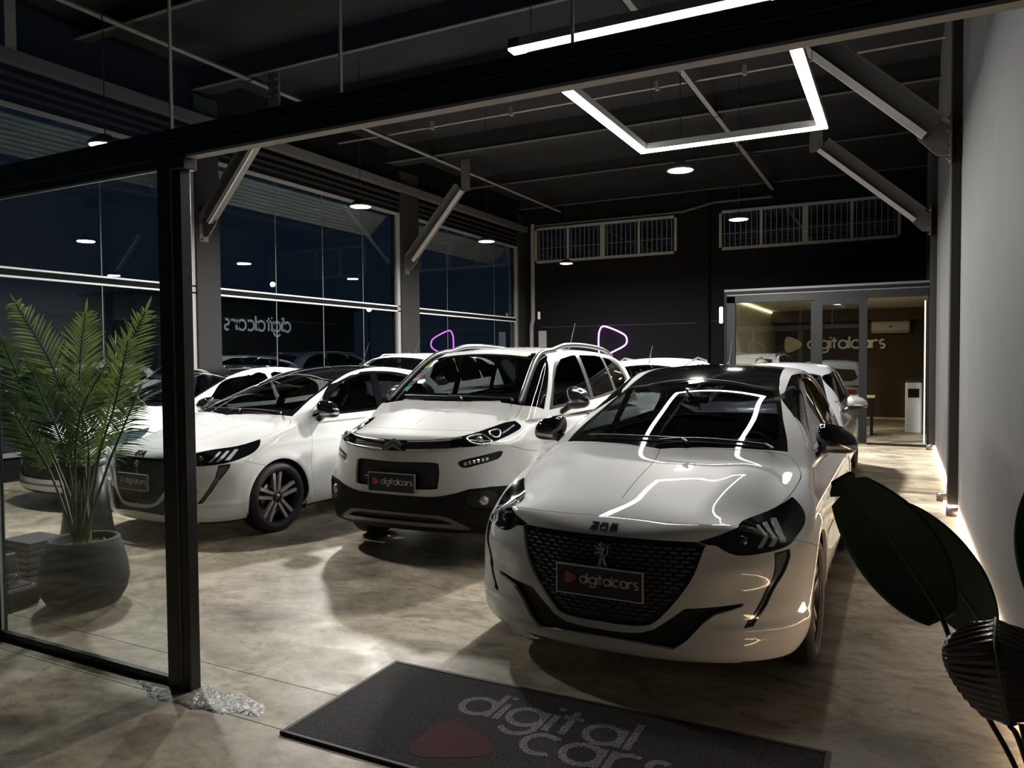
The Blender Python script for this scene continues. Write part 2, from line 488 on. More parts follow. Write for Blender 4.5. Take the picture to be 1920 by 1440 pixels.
def make_sdf(c):
    T0 = spl(*c['hood']); TD = spl(*c['hooddrop']); XZ = spl(*c['nosez']); WZ = spl(*c['sidez'])
    CB = spl(*c['cabin']); WB = spl(*c['cabinz']); RZ = spl(*c['rearz'])
    r0, r1 = c['arch_r'], c['wb']
    zw = c['wheel_r']
    n1, n2 = c['nosecurve']
    def f(P):
        x, z = P[..., 0], P[..., 2]; y = np.sqrt(P[..., 1] ** 2 + 1e-5)
        yy = np.minimum(y / .6, 1.75) ** 2
        # lower body
        w = WZ(z)
        w = w - c['taper_f'] * np.clip((x - .1) / .9, 0, 1.2) ** 2 - c['taper_r'] * np.clip((-x - r1 + .5) / 1.2, 0, 1) ** 2
        for cx in (0, -r1):
            r = np.hypot(x - cx, z - zw)
            w = w + c['flare'] * gauss(r, r0 + .02, .045) * sstep(.2, .34, z)
        w = w - c['scoop'] * gauss(z, .46, .11) * sstep(-.35, -.6, x) * sstep(-r1 + .3, -r1 + .55, x)
        w = w + c['shoulder'] * gauss(z, c['shz'], .03) * sstep(.35, .0, x)
        side = y - w
        sw = 1 + c['sweep'] * sstep(.5, .85, z)
        nose = x - (XZ(z) - (n1 * yy + n2 * yy * yy) * sw)
        if 'nosef' in c: nose = nose - c['nosef'](x, y, z)
        top = (z - (T0(x) - TD(x) * (y / .6) ** c['hoodpow']))*.95
        if 'topf' in c: top = top - c['topf'](x, y, z)
        rear = RZ(z) - x + .10 * yy + .03 * yy * yy
        low = smax(side, nose, c['kcorner'])
        low = smax(low, rear, .12)
        low = smax(low, top, c['kedge'])
        low = smax(low, c['zbot'] - z, .03)
        # cabin
        xs = x + c['wscurve'] * y * y * sstep(-1.6, -1.0, x)
        roofdrop = c['crown'] * yy
        ct = (z - (CB(xs) - roofdrop * sstep(c['ws_x'], c['ws_x'] - .9, x))) * .85
        cs = (y - (WB(z) - c['cab_taper'] * np.clip((-x - 1.2) / 1.8, 0, 1.2) ** 2 - c['cab_taperf'] * np.clip((x + .9) / .9, 0, 1.3) ** 2)) * .95
        cab = smax(ct, cs, c['kroof'])
        cab = smax(cab, RZ(z) - x + .02 + .1 * yy, .08)
        cab = smax(cab, c['zcut'] - z, .02)
        return smin(low, cab, c['kbelt'])
    return f

H208 = dict(
    hood=([.86, .80, .76, .70, .5, .2, 0, -.2, -.6, -1.5, -2.6, -3.3], [.68, .735, .765, .797, .862, .93, .965, .99, .985, .96, .95, .93]),
    hooddrop=([.9, .75, .5, .2, -.1, -.4, -2, -3.2], [0, .02, .085, .065, .035, .02, .02, .02]), hoodpow=2.6,
    nosez=([.14, .18, .22, .26, .33, .45, .6, .70, .76, .85, 1.0], [.74, .80, .835, .842, .83, .828, .818, .803, .79, .765, .70]),
    sidez=([.14, .18, .25, .4, .6, .75, .85, .95, 1.05], [.78, .815, .85, .866, .872, .862, .835, .795, .74]),
    cabin=([.3, -.06, -.3, -.6, -.85, -1.05, -1.3, -1.6, -2.0, -2.4, -2.7, -2.9, -3.1, -3.3], [.80, .985, 1.115, 1.245, 1.335, 1.393, 1.450, 1.490, 1.500, 1.465, 1.395, 1.28, 1.10, .91]),
    cabinz=([.9, .98, 1.05, 1.15, 1.25, 1.35, 1.42, 1.5], [.83, .80, .772, .73, .688, .645, .61, .565]),
    rearz=([.15, .3, .6, .8, .95, 1.1, 1.3, 1.5], [-3.1, -3.2, -3.21, -3.17, -3.12, -3.04, -2.86, -2.6]),
    zcut=.95, arch_r=.352, wb=2.54, wheel_r=.316, nosecurve=(.095, .04), taper_f=.012, taper_r=.05, flare=.012, scoop=.018,
    shoulder=.008, shz=.80, sweep=.3, kcorner=.22, kedge=.045, zbot=.165, wscurve=.45, ws_x=-.1, crown=.05, cab_taper=.05, cab_taperf=.0,
    kroof=.07, kbelt=.03,
    nosef=lambda x, y, z: .020 * gauss(z, .605, .05) * gauss(y, .62, .13) - .012 * gauss(z, .24, .05) * sstep(.62, .75, y) + .012 * gauss(z, .335, .02) * sstep(.42, .6, y) - .016 * gauss(z, .50, .06) * sstep(.45, .6, y) * sstep(.9, .7, y),
    topf=lambda x, y, z: .012 * gauss(y, .46 - .12 * (x - .2), .09) * sstep(.75, .4, x) * sstep(-.25, .1, x) - .010 * gauss(y, .66, .07) * sstep(.6, .3, x) * sstep(-.3, .0, x),
)
HC3 = dict(
    hood=([.9, .82, .76, .65, .45, .25, .05, -.15, -.6, -1.5, -2.6, -3.4], [.84, .93, .965, 1.0, 1.055, 1.10, 1.135, 1.15, 1.10, 1.07, 1.06, 1.04]),
    hooddrop=([.9, .75, .5, .2, -.1, -.4, -2, -3.2], [0, .03, .07, .06, .045, .03, .03, .03]), hoodpow=2.6,
    nosez=([.18, .24, .3, .38, .5, .62, .74, .83, .9, .97, 1.1], [.70, .76, .80, .825, .835, .838, .835, .825, .81, .78, .70]),
    sidez=([.14, .25, .4, .6, .8, .95, 1.05, 1.15, 1.3], [.79, .835, .855, .865, .86, .84, .815, .775, .70]),
    cabin=([.5, .10, -.1, -.3, -.48, -.62, -.85, -1.4, -1.9, -2.4, -2.8, -3.05, -3.25, -3.4], [.84, 1.145, 1.295, 1.435, 1.55, 1.61, 1.645, 1.672, 1.667, 1.642, 1.59, 1.48, 1.25, 1.0]),
    cabinz=([1.0, 1.1, 1.2, 1.3, 1.4, 1.5, 1.6, 1.7], [.84, .81, .78, .75, .715, .675, .625, .56]),
    rearz=([.2, .4, .7, 1.0, 1.2, 1.4, 1.6, 1.7], [-3.3, -3.38, -3.38, -3.33, -3.28, -3.2, -3.05, -2.95]),
    zcut=1.05, arch_r=.372, wb=2.54, wheel_r=.330, nosecurve=(.07, .028), taper_f=.03, taper_r=.05, flare=.014, scoop=.015,
    shoulder=.006, shz=.90, sweep=.55, kcorner=.30, kedge=.06, zbot=.24, wscurve=.30, ws_x=.0, crown=.04, cab_taper=.05, cab_taperf=.01,
    kroof=.07, kbelt=.03,
)
# ---------------------------------------------------------------- cars
def mirror_poly(half):
    h = [tuple(p) for p in half]
    return np.array(h + [(-a, b) for a, b in h[::-1]])
def mirror_xy(half):
    h = [tuple(p) for p in half]
    return np.array(h + [(a, -b) for a, b in h[::-1]])
def inpoly(kind, poly, cond=None, grow=0.):
    poly = np.asarray(poly, float)
    def f(V):
        if kind == 'front': P = unroll(V)
        elif kind == 'fronthalf': P = unroll(V); P[:, 0] = np.abs(P[:, 0])
        elif kind == 'side': P = V[:, [0, 2]]
        elif kind == 'top': P = V[:, :2]
        elif kind == 'tophalf': P = V[:, :2].copy(); P[:, 1] = np.abs(P[:, 1])
        elif kind == 'rear': P = V[:, 1:3]
        elif kind == 'rearhalf': P = V[:, 1:3].copy(); P[:, 0] = np.abs(P[:, 0])
        d = np.full(len(V), -1.)
        lo = poly.min(0) - .06; hi = poly.max(0) + .06
        m = ((P > lo) & (P < hi)).all(1)
        if m.any(): d[m] = poly_sdf(P[m], poly) + grow
        if cond is not None: d = np.where(cond(V), d, -1.)
        return d
    return f
isleft = lambda V: V[:, 1] - 1e-6
def both(M, mk_one):
    a, b = clip(M, isleft)
    mk_one(a); mk_one(b)

def surf_x(f, y, z, x0=1.0):
    """first hit going rearwards from the front"""
    y = np.asarray(y, float); z = np.asarray(z, float); x = np.full(y.shape, x0)
    for _ in range(16):
        v = f(np.stack([x, y, z], -1)); x = x - np.clip(v, -.2, .2) * .95
    return x

def tyre_wheel(parent, x, side, w, r, kind, mats, c):
    """one wheel: rim is the part, tyre and disc ride on it; outer face at y = side * w"""
    tw = .2; rr = r * .79
    e = bpy.data.objects.new('wheel', None); COL.objects.link(e); e.parent = parent
    e.location = (x, side * (w - tw / 2), r); e.rotation_euler = (0, 0, 0 if side > 0 else PI)
    KIDS.setdefault(parent.name, list(parent.children))
    mb = MB(); h = tw / 2
    mb.lathe([(rr - .012, -h + .01), (rr, -h), (r * .88, -h - .006), (r * .94, -h + .006), (r * .985, -h + .022), (r, -h * .6), (r + .002, 0), (r, h * .6), (r * .985, h - .022), (r * .94, h - .006), (r * .88, h + .006), (rr, h), (rr - .012, h - .01), (rr - .02, h - .04), (rr - .02, -h + .04), (rr - .012, -h + .01)], 56, axis='y')
    for k in range(70):  # tread lugs
        a = 2 * PI * k / 70
        for s in (-1, 1):
            M = Matrix.Rotation(-a, 4, 'Y')
            mb.box((r - .004, min(s * h * .1, s * h * .72), -.007), (r + .0025, max(s * h * .1, s * h * .72), .007), M)
    ty = mb.build('tyre', mats['rubber'], e)
    m = MB()
    m.lathe([(rr - .015, h - .012), (rr - .004, h - .006), (rr - .004, h - .014), (rr - .02, h - .02), (rr - .03, h - .06), (rr - .034, -h + .02)], 48, axis='y')
    y0 = h - .022
    def bar(a0, r0, w0, a1, r1, w1, t=.03, d0=0, d1=0):
        p0 = np.array([math.cos(a0), math.sin(a0)]) * r0; p1 = np.array([math.cos(a1), math.sin(a1)]) * r1
        d = p1 - p0; d /= np.linalg.norm(d); n = np.array([-d[1], d[0]])
        q = [p0 - n * w0 / 2, p0 + n * w0 / 2, p1 + n * w1 / 2, p1 - n * w1 / 2]
        dd = [d0, d0, d1, d1]
        vs = [(q[i][0], y0 - dd[i], q[i][1]) for i in range(4)] + [(q[i][0] * 1.0, y0 - t - dd[i], q[i][1]) for i in range(4)]
        return vs, [(0, 1, 2, 3), (7, 6, 5, 4), (0, 4, 5, 1), (1, 5, 6, 2), (2, 6, 7, 3), (3, 7, 4, 0)]
    face = MB()
    ns = 5 if kind != 'multi' else 10
    for k in range(ns):
        a = 2 * PI * k / ns + .3
        if kind == 'multi':
            face.add(*bar(a, .05, .035, a + .12, rr - .012, .022))
        else:
            for s in (-1, 1):
                face.add(*bar(a + s * .42, .05, .028, a + s * .17, rr - .010, .030, d0=.012))
            m.add(*bar(a, .06, .06, a, rr * .62, .05, t=.02, d0=.022, d1=.03))
    m.lathe([(0, y0 - .004), (.03, y0 - .004), (.036, y0 - .008), (.07, y0 - .014), (.075, y0 - .04), (.075, y0 - .08)], 24, axis='y')
    m.build('rim', mats['rim_dark'], e)
    face.lathe([(rr - .012, y0 + .006), (rr - .004, y0 + .012), (rr - .001, y0 + .006)], 48, axis='y'); face.build('rim_spoke_face', mats['rim_face'], e)
    cap = MB(); cap.lathe([(0, y0 + .002), (.026, y0 + .002), (.029, y0 - .004)], 20, axis='y')
    for k in range(4):
        a = 2 * PI * k / 4 + .6
        cap.lathe([(0, y0 - .004), (.008, y0 - .004), (.009, y0 - .012)], 8, Matrix.Translation((.05 * math.cos(a), 0, .05 * math.sin(a))), axis='y')
    cap.build('hub_cap', mats['chrome_dark'], e)
    dk = MB(); dk.lathe([(.06, 0), (.14, 0), (.14, -.02), (.06, -.02)], 32, axis='y')
    dk.build('brake_disc', mats['steel'], e)
    return e

def plate(parent, x, z, y, mats, tilt=0., wd=.42, hd=.135, fx=1):
    p = MB()
    def fn(u, v, w): return (x + w - (v - hd / 2) * tilt, y + u, z + v)
    p.box((-.0, 0, 0), (.001, .001, .001)) if 0 else None
    vs = []
    poly = [(-wd / 2, .0), (wd / 2, 0), (wd / 2, hd), (-wd / 2, hd)]
    p.prism(poly, -.010, .0, fn)
    o = p.build('licence_plate', mats['plate'], parent, 'dark display plate with white lettering and pink mark')
    fr = MB(); ribbon(fr, [(-wd / 2, 0), (wd / 2, 0), (wd / 2, hd), (-wd / 2, hd), (-wd / 2, 0)], .006, -.012, .004, fn)
    fr.build('plate_frame', mats['plate_edge'], o)
    t = MB(); s = .036; L = textlen('digitalcars', s, .26)
    # seen from the front the text runs from the car's right (-y) to its left (+y)
    text(t, 'digitalcars', -wd / 2 + .118, hd * .42, .0305, .22, .0, .0012, fn, .26)
    t.build('plate_lettering', mats['letter'], o)
    b = MB(); bp = blob_poly(-wd / 2 + .068, hd * .55, .030)
    b.prism(bp, 0, .0012, fn); b.build('plate_mark', mats['pink'], o)
    return o

def side_mirror(parent, side, px, py, pz, mats, style):
    """door mirror: housing with cap, glass, signal strip and a foot on the door"""
    sx, sy, sz = style['size']
    def f(P):
        x = (P[:, 0] - px) / sx; y = (P[:, 1] * side - py) / sy; z = (P[:, 2] - pz) / sz
        # plump outside, flat on the mirror side, tapering outwards and at the foot
        z2 = z + .25 * y * np.abs(y) + style.get('droop', 0) * y
        r = (np.abs(x * (1 + .25 * y)) ** 2.3 + np.abs(y) ** 2.6 + np.abs(z2 * (1 + .18 * y)) ** 2.3) ** (1 / 2.4) - 1
        r = r * min(sx, sy, sz)
        body = smax(r, -(P[:, 0] - px) - sx * .55, .02)
        a = np.array([px - .0, py - sy * .6, pz - sz * .7]); b = np.array([px + .035, py - sy - style['foot'], pz - sz - .035])
        Q = P.copy(); Q[:, 1] *= side; w = Q - a; e = b - a; t = np.clip((w @ e) / (e @ e), 0, 1)
        q = w - t[:, None] * e; q[:, 0] *= .62
        st = np.linalg.norm(q, axis=1) - .026
        return smin(body, st, .035)
    lo = (px - sx * 1.3, min(side * (py - sy - .2), side * (py + sy * 1.2)), pz - sz - .13); hi = (px + sx * 1.3 + .05, max(side * (py - sy - .2), side * (py + sy * 1.2)), pz + sz * 1.35)
    M = surfnet(f, lo, hi, .009)
    gl, M = clip(M, lambda V: np.where(V[:, 0] < px - sx * .50, 1., -1.) * np.where((np.abs(V[:, 1] * side - py) < sy * .86) & (np.abs(V[:, 2] - pz) < sz * .95), 1., -1.) - (V[:, 0] > px - sx * .5) * 2.)
    zl = pz - sz * .38
    cap, M = clip(M, lambda V: np.minimum(V[:, 2] - zl - .06 * (V[:, 1] * side - py), np.where(V[:, 1] * side > py - sy * .95, 1., -1.)))
    sig, M = clip(M, lambda V: np.minimum(np.minimum(V[:, 2] - (zl - .022) - .06 * (V[:, 1] * side - py), V[:, 1] * side - py + sy * .45), V[:, 0] - px + .01)) if style.get('signal') else (([], [], []), M)
    o = mk('door_mirror', M, mats['black_trim'], parent, style['label'])
    if o is None: return None
    mk('mirror_cap', cap, mats[style['cap']], o)
    if len(sig[2]): mk('turn_signal', sig, mats['lens'], o)
    mk('mirror_glass', gl, mats['mirror'], o)
    return o

def seat(parent, x, y, z, mats):
    f = lambda P: smin(smin(
        bx(P, (x, y, z + .14), (.25, .24, .075), .06),
        bx(rot(P, (x - .22, y, z + .16), -.28), (x - .25, y, z + .44), (.07, .23, .30), .06), .05),
        bx(rot(P, (x - .22, y, z + .16), -.28), (x - .25, y, z + .82), (.05, .13, .085), .05), .03)
    M = surfnet(f, (x - .62, y - .32, z), (x + .32, y + .32, z + 1.05), .03)
    return mk('front_seat', M, mats['seat'], parent)
def bx(P, c, h, r):
    q = np.abs(P - np.array(c)) - np.array(h) + r
    return np.linalg.norm(np.maximum(q, 0), axis=1) + np.minimum(q.max(1), 0) - r
def rot(P, c, a):
    Q = P - np.array(c); o = Q.copy(); o[:, 0] = Q[:, 0] * math.cos(a) - Q[:, 2] * math.sin(a); o[:, 2] = Q[:, 0] * math.sin(a) + Q[:, 2] * math.cos(a)
    return o + np.array(c)

def interior(parent, c, mats, zb, xd, light_dash=False):
    f = lambda P: smax(bx(P, (xd - .22, 0, zb - .15), (.28, .60, .13), .08), (P[:, 2] - (zb - .02) - .05 * np.cos(P[:, 1] * 4) * 0 - (xd + .1 - P[:, 0]) * .06), .03)
    mk('dashboard', surfnet(f, (xd - .6, -.8, zb - .4), (xd + .4, .8, zb + .1), .04), mats['dash'], parent)
    # driver sits on the car's left; steering wheel
    m = MB(); cx, cy, cz = xd - .62, .36, zb - .12
    pts = [(cx - .06 * math.sin(a) * 1.0, cy + .18 * math.cos(a), cz + .17 * math.sin(a)) for a in [2 * PI * k / 24 for k in range(24)]]
    m.tube(pts, .016, 8, closed=True)
    m.tube([(cx, cy - .17, cz), (cx + .02, cy, cz - .01), (cx, cy + .17, cz)], .02, 6); m.tube([(cx + .02, cy, cz), (cx + .2, cy, cz - .03)], .04, 8)
    m.build('steering_wheel', mats['black_trim'], parent)
    for s in (-1, 1): seat(parent, xd - 1.05, s * .36, zb - .80, mats)
    f = lambda P: smin(bx(P, (xd - 1.75, 0, zb - .62), (.22, .6, .09), .06), bx(rot(P, (xd - 2.0, 0, zb - .6), -.3), (xd - 2.02, 0, zb - .32), (.07, .6, .34), .06), .05)
    mk('rear_seat', surfnet(f, (xd - 2.45, -.7, zb - .8), (xd - 1.4, .7, zb + .2), .045), mats['seat'], parent)
    m = MB(); m.box((xd - .55, -.11, zb + c['mz']), (xd - .52, .11, zb + c['mz'] + .055), bev=.012); m.tube([(xd - .53, 0, zb + c['mz'] + .04), (xd - .40, 0, zb + c['mz'] + .085)], .008, 6)
    m.build('rear_view_mirror', mats['black_trim'], parent)
    m = MB(); m.box((-c['wb'] - .55, -.72, .28), (.1, .72, .33)); m.build('cabin_floor', mats['lining'], parent)

def lion(mb, fn, s):
    body = [[(-.30, -1), (-.12, -.95), (-.10, -.55), (.05, -.12), (.10, .25)], [(.55, -1), (.40, -.95), (.22, -.5), (.05, -.1)], [(-.05, .3), (-.42, .42), (-.62, .62)], [(.0, .1), (-.38, .08), (-.6, -.02)], [(.10, .25), (.05, .62), (-.25, .80)], [(.22, -.2), (.52, .05), (.48, .55), (.60, .80)], [(.0, .6), (.3, .78)]]
    ws = [.22, .22, .16, .16, .34, .09, .2]
    for p, w in zip(body, ws): ribbon(mb, [(u * s, v * s) for u, v in p], w * s, -.004, .008, fn)

def build_208(mats, h, root):
    c = H208; f = make_sdf(c)
    M = surfnet(f, (-3.34, -1.0, .12), (.95, 1.0, 1.54), h)
    W = h * 1.2
    hi = h < .02
    L2 = 2 if hi else 0; L1 = 1 if hi else 0
    # drop the underside and open the wheel arches
    for cx in (0, -c['wb']):
        _, M = clip(M, lambda V: np.where(np.abs(V[:, 1]) > .45, c['arch_r'] - np.hypot(V[:, 0] - cx, V[:, 2] - c['wheel_r']), -1), L1, W)
    und, M = clip(M, lambda V: .185 - V[:, 2] - .03 * (np.abs(V[:, 1]) < .6))
    mk('underbody', und, mats['lining'], root)
    # glazing
    ws = [(-.135, 0), (-.165, .15), (-.215, .35), (-.275, .52), (-.345, .672), (-.45, .655), (-.66, .605), (-.9, .56), (-1.10, .520), (-1.06, .38), (-1.085, .2), (-1.094, 0)]
    wz = lambda V: V[:, 2] > .97 + .0 * V[:, 0]
    band, M = clip(M, inpoly('tophalf', mirror_xy(ws), lambda V: V[:, 2] > .94), L1, W)
    gin = [(-.235, 0), (-.27, .2), (-.33, .4), (-.42, .60), (-.50, .605), (-.66, .575), (-.9, .53), (-1.05, .485), (-1.02, .3), (-1.04, 0)]
    gl, band = clip(band, inpoly('tophalf', mirror_xy(gin)), L1, W)
    mk('windscreen_border', shift(band, -.003), mats['gloss_black'], root)
    mk('windscreen', shift(gl, -.003), mats['car_glass'], root)
    roof = [(-1.097, 0), (-1.088, .2), (-1.063, .38), (-1.10, .521), (-1.3, .495), (-1.8, .465), (-2.5, .44), (-2.72, .42), (-2.76, .2), (-2.76, 0)]
    rf, M = clip(M, inpoly('tophalf', mirror_xy(roof), lambda V: V[:, 2] > 1.2), L1, W)
    mk('roof_panel', shift(rf, -.002), mats['gloss_black'], root, 'glossy black roof')
    rw, M = clip(M, inpoly('rearhalf', mirror_poly([(.0, 1.05), (.50, 1.05), (.60, 1.12), (.53, 1.29), (0, 1.33)]), lambda V: V[:, 0] < -2.6), L1, W)
    mk('rear_window', shift(rw, -.003), mats['dark_glass'], root)
    # side windows: black surround, then front and rear pane with the pillar left between
    dlo = smooth_poly([(-.49, 1.01), (-.66, 1.115), (-.85, 1.230), (-1.05, 1.325), (-1.22, 1.385), (-1.42, 1.425), (-1.7, 1.432), (-2.05, 1.408), (-2.40, 1.33), (-2.62, 1.20), (-2.60, 1.09), (-2.2, 1.045), (-1.3, 1.015)], 5, keep=(0, 10))
    dl = inpoly('side', dlo, lambda V: np.abs(V[:, 1]) > .3)
    sd, M = clip(M, lambda V: np.minimum(dl(V), np.abs(V[:, 1]) - .30 - .255 * sstep(1.20, 1.33, V[:, 2])), L1, W)
    fw = smooth_poly([(-.60, 1.035), (-.88, 1.208), (-1.07, 1.300), (-1.24, 1.360), (-1.42, 1.399), (-1.54, 1.405), (-1.47, 1.042)], 5, keep=(0, 5, 6))
    rwp = smooth_poly([(-1.59, 1.045), (-1.65, 1.407), (-1.95, 1.390), (-2.28, 1.33), (-2.46, 1.21), (-2.44, 1.09)], 5, keep=(0, 1, 5))
    inn = lambda pl: (lambda V: np.minimum(inpoly('side', pl)(V), np.abs(V[:, 1]) - .315 - .255 * sstep(1.20, 1.33, V[:, 2])))
    g1, sd = clip(sd, inn(fw), L1, W); g2, sd = clip(sd, inn(rwp), L1, W)
    both(sd, lambda m: mk('window_surround', rim(shift(m, -.001), .01), mats['gloss_black'], root))
    both(g1, lambda m: mk('front_side_window', shift(m, -.005), mats['side_glass'], root))
    both(g2, lambda m: mk('rear_side_window', shift(m, -.005), mats['side_glass'], root))
    # headlights joined to the grille corner
    hl = smooth_poly([(.405, .722), (.50, .752), (.607, .781), (.877, .800), (1.10, .848), (1.045, .79), (.98, .745), (.90, .713), (.817, .690), (.687, .669), (.55, .664), (.475, .705), (.43, .71)], 4, keep=(0, 4, 11, 12))
    hd, M = clip(M, inpoly('fronthalf', hl, lambda V: V[:, 0] > 0), L2, W)
    def head(m):
        o = mk('headlight', rim(shift(m, .001), .012), mats['lens_dark'], root, 'smoked headlight with three pale claw strips')
        side = 1 if m[0][:, 1].mean() > 0 else -1
        for q in ([(.640, .689), (.662, .688), (.735, .762), (.712, .764)], [(.690, .692), (.717, .690), (.805, .766), (.775, .766)], [(.757, .701), (.792, .697), (.880, .775), (.848, .775)]):
            cl, _ = clip(m, inpoly('fronthalf', q), 2, .006)
            mk('headlight_claw', rim(shift(cl, .004), .006), mats['claw'], o)
        pr = MB(); sx = surf_x(f, [side * .56], [.722])[0]
        pr.lathe([(0, .012), (.012, .010), (.022, .002), (.024, -.01)], 14, Matrix.Translation((sx - .002, side * .535, .712)) @ Matrix.Rotation(PI / 2, 4, 'Y'))
        pr.lathe([(0, .012), (.012, .010), (.022, .002), (.024, -.01)], 14, Matrix.Translation((sx - .03, side * .60, .722)) @ Matrix.Rotation(PI / 2, 4, 'Y'))
        pr.build('projector_lens', mats['lens_dim'], o)
    both(hd, head)
    # fang lamps
    fo = [(.716, .664), (.800, .672), (.792, .64), (.715, .53), (.665, .44), (.606, .352), (.565, .345), (.60, .395), (.645, .47), (.690, .56)]
    fg, M = clip(M, inpoly('fronthalf', fo, lambda V: V[:, 0] > 0), L2, W)
    fin, fg = clip(fg, inpoly('fronthalf', fo, None, -.008), L1, W)
    both(fg, lambda m: mk('daytime_lamp_frame', rim(shift(m, -.001), .012), mats['gloss_black'], root))
    both(fin, lambda m: mk('daytime_lamp', shift(m, -.007), mats['lamp_grey'], root))
    # grille
    gr = smooth_poly([(0, .722), (.2, .722), (.40, .720), (.435, .706), (.425, .69), (.402, .632), (.368, .551), (.306, .451), (.237, .362), (.185, .333), (.10, .325), (0, .325)], 4, keep=(0, 2, 3, 11))
    gr = mirror_poly([(abs(a), b) for a, b in gr])
    g, M = clip(M, inpoly('front', gr, lambda V: V[:, 0] > .3), L2, W)
    bar, g = clip(g, inpoly('front', [(-.5, .700), (.5, .700), (.5, .76), (-.5, .76)]))
    mk('grille_top_bar', rim(bar, .01), mats['gloss_black'], root)
    go = mk('grille', rim(shift(g, -.022), .01), mats['grille_back'], root, 'black grille of small staggered bars')
    M = M
    lin = MB()
    C = np.array([(i * .047 + (j % 2) * .0235, .338 + j * .0192) for j in range(20) for i in range(-12, 13)])
    C = C[(poly_sdf(C, gr) > .014) & (C[:, 1] < .698)]
    th = C[:, 0] / .85; r = np.full(len(C), .95)
    for _ in range(12): r -= f(np.stack([-.1 + np.cos(th) * r, np.sin(th) * r, C[:, 1]], -1)) * .9
    for (s0, z0), r0 in zip(C, r - .012):
        wv = .019
        def P(ds, dz, dr): a = (s0 + ds) / .85; return (-.1 + math.cos(a) * (r0 + dr), math.sin(a) * (r0 + dr), z0 + dz)
        vs = [P(-wv, -.001, .004), P(wv, -.001, .004), P(wv * .7, .008, .0), P(-wv * .7, .008, .0), P(-wv, -.006, -.01), P(wv, -.006, -.01), P(wv, .008, -.01), P(-wv, .008, -.01)]
        lin.add(vs, [(0, 1, 2, 3), (4, 5, 1, 0), (1, 5, 6, 2), (4, 0, 3, 7), (3, 2, 6, 7)])
    stuff(lin.build('grille_bar', mats['grille_bar'], go))
    # lower intake
    it = [(0, .291), (.10, .292), (.168, .300), (.225, .322), (.286, .372), (.345, .426), (.575, .453), (.565, .436), (.46, .402), (.415, .362), (.355, .29), (.30, .240), (.15, .256), (0, .260)]
    it = mirror_poly(it)
    g, M = clip(M, inpoly('front', it, lambda V: V[:, 0] > .3), L2, W)
    mk('lower_intake', rim(shift(g, -.030), .01), mats['matt_black'], root, 'matt black lower air intake')
    # panels
    hood = smooth_poly([(.706, 0), (.704, .28), (.672, .46), (.600, .565), (.45, .60), (.30, .665), (.12, .735), (-.08, .765), (-.20, .752), (-.285, .715), (-.31, .655), (-.25, .50), (-.18, .25), (-.145, 0)], 4, keep=(0, 13))
    hood = mirror_xy(np.abs(hood) * np.sign(hood + 1e-12))
    hp = inpoly('tophalf', hood, lambda V: (V[:, 2] > .70) & (V[:, 0] > -.5))
    hd, M = clip(M, lambda V: hp(V) - .0022, L2, W)
    _, M = clip(M, lambda V: hp(V) + .0022, L2, W)
    mk('bonnet', rim(hd, .014), mats['paint'], root)
    door1 = [(-.475, 1.04), (-.42, .80), (-.385, .62), (-.405, .40), (-.46, .255), (-1.53, .255), (-1.545, .6), (-1.56, 1.08), (-1.0, 1.3)]
    door2 = [(-1.56, 1.08), (-1.545, .6), (-1.53, .255), (-2.12, .255), (-2.19, .36), (-2.27, .52), (-2.42, .68), (-2.56, .9), (-2.62, 1.09), (-2.2, 1.25)]
    for nm, pl in (('front_door', door1), ('rear_door', door2)):
        dp = inpoly('side', pl, lambda V: np.abs(V[:, 1]) > .5)
        d, M = clip(M, lambda V: dp(V) - .002, L1, W)
        _, M = clip(M, lambda V: dp(V) + .002, L1, W)
        both(d, lambda m: mk(nm, rim(m, .014), mats['paint'], root))
    bp = inpoly('fronthalf', [(-1, .95), (.62, .95), (.62, .79), (.84, .708), (1.07, .63), (1.4, .50), (1.4, .05), (-1, .05)], lambda V: V[:, 0] > .05)
    b, M = clip(M, lambda V: bp(V) - .0015, L1, W)
    _, M = clip(M, lambda V: bp(V) + .0015, L1, W)
    mk('front_bumper', rim(b, .02), mats['paint'], root)
    tl, M = clip(M, inpoly('side', [(-3.02, .88), (-3.5, .86), (-3.5, .74), (-3.08, .76)]), L1, W)
    both(tl, lambda m: mk('tail_light', rim(m, .01), mats['tail'], root))
    mk('body_shell', rim(M, .018), mats['paint'], root)
    # arch liners
    for cx in (0, -c['wb']):
        for s in (-1, 1):
            m = MB(); n = 18; r = c['arch_r'] + .012; prof = [(cx + r * math.cos(-.45 + (PI + .9) * k / n), c['wheel_r'] + r * math.sin(-.45 + (PI + .9) * k / n)) for k in range(n + 1)]
            vs = [(x, s * .44, z) for x, z in prof] + [(x, s * .845, z) for x, z in prof]
            m.add(vs, [(k, k + 1, n + 2 + k, n + 1 + k) for k in range(n)], True)
            m.add([(x, s * .45, z) for x, z in prof], [tuple(range(n + 1))])
            m.build('arch_liner', mats['lining'], root)
    for cx in (0, -c['wb']):
        for s in (-1, 1): tyre_wheel(root, cx, s, .865, c['wheel_r'], 'five', mats, c)
    plate(root, .862, .450, 0, mats)
    st = dict(size=(.088, .112, .080), foot=.02, cap='gloss_black', signal=True, droop=.12, label='glossy black door mirror')
    for s in (-1, 1): side_mirror(root, s, -.60, .905, 1.075, mats, st)
    # badge, number, handles, wipers, aerial
    xe = surf_x(f, [0.], [.64])[0]
    m = MB(); lion(m, lambda u, v, w: (xe + .006 + w - v * .12, u, .642 + v), .056); m.build('lion_badge', mats['chrome'], root)
    m = MB(); 
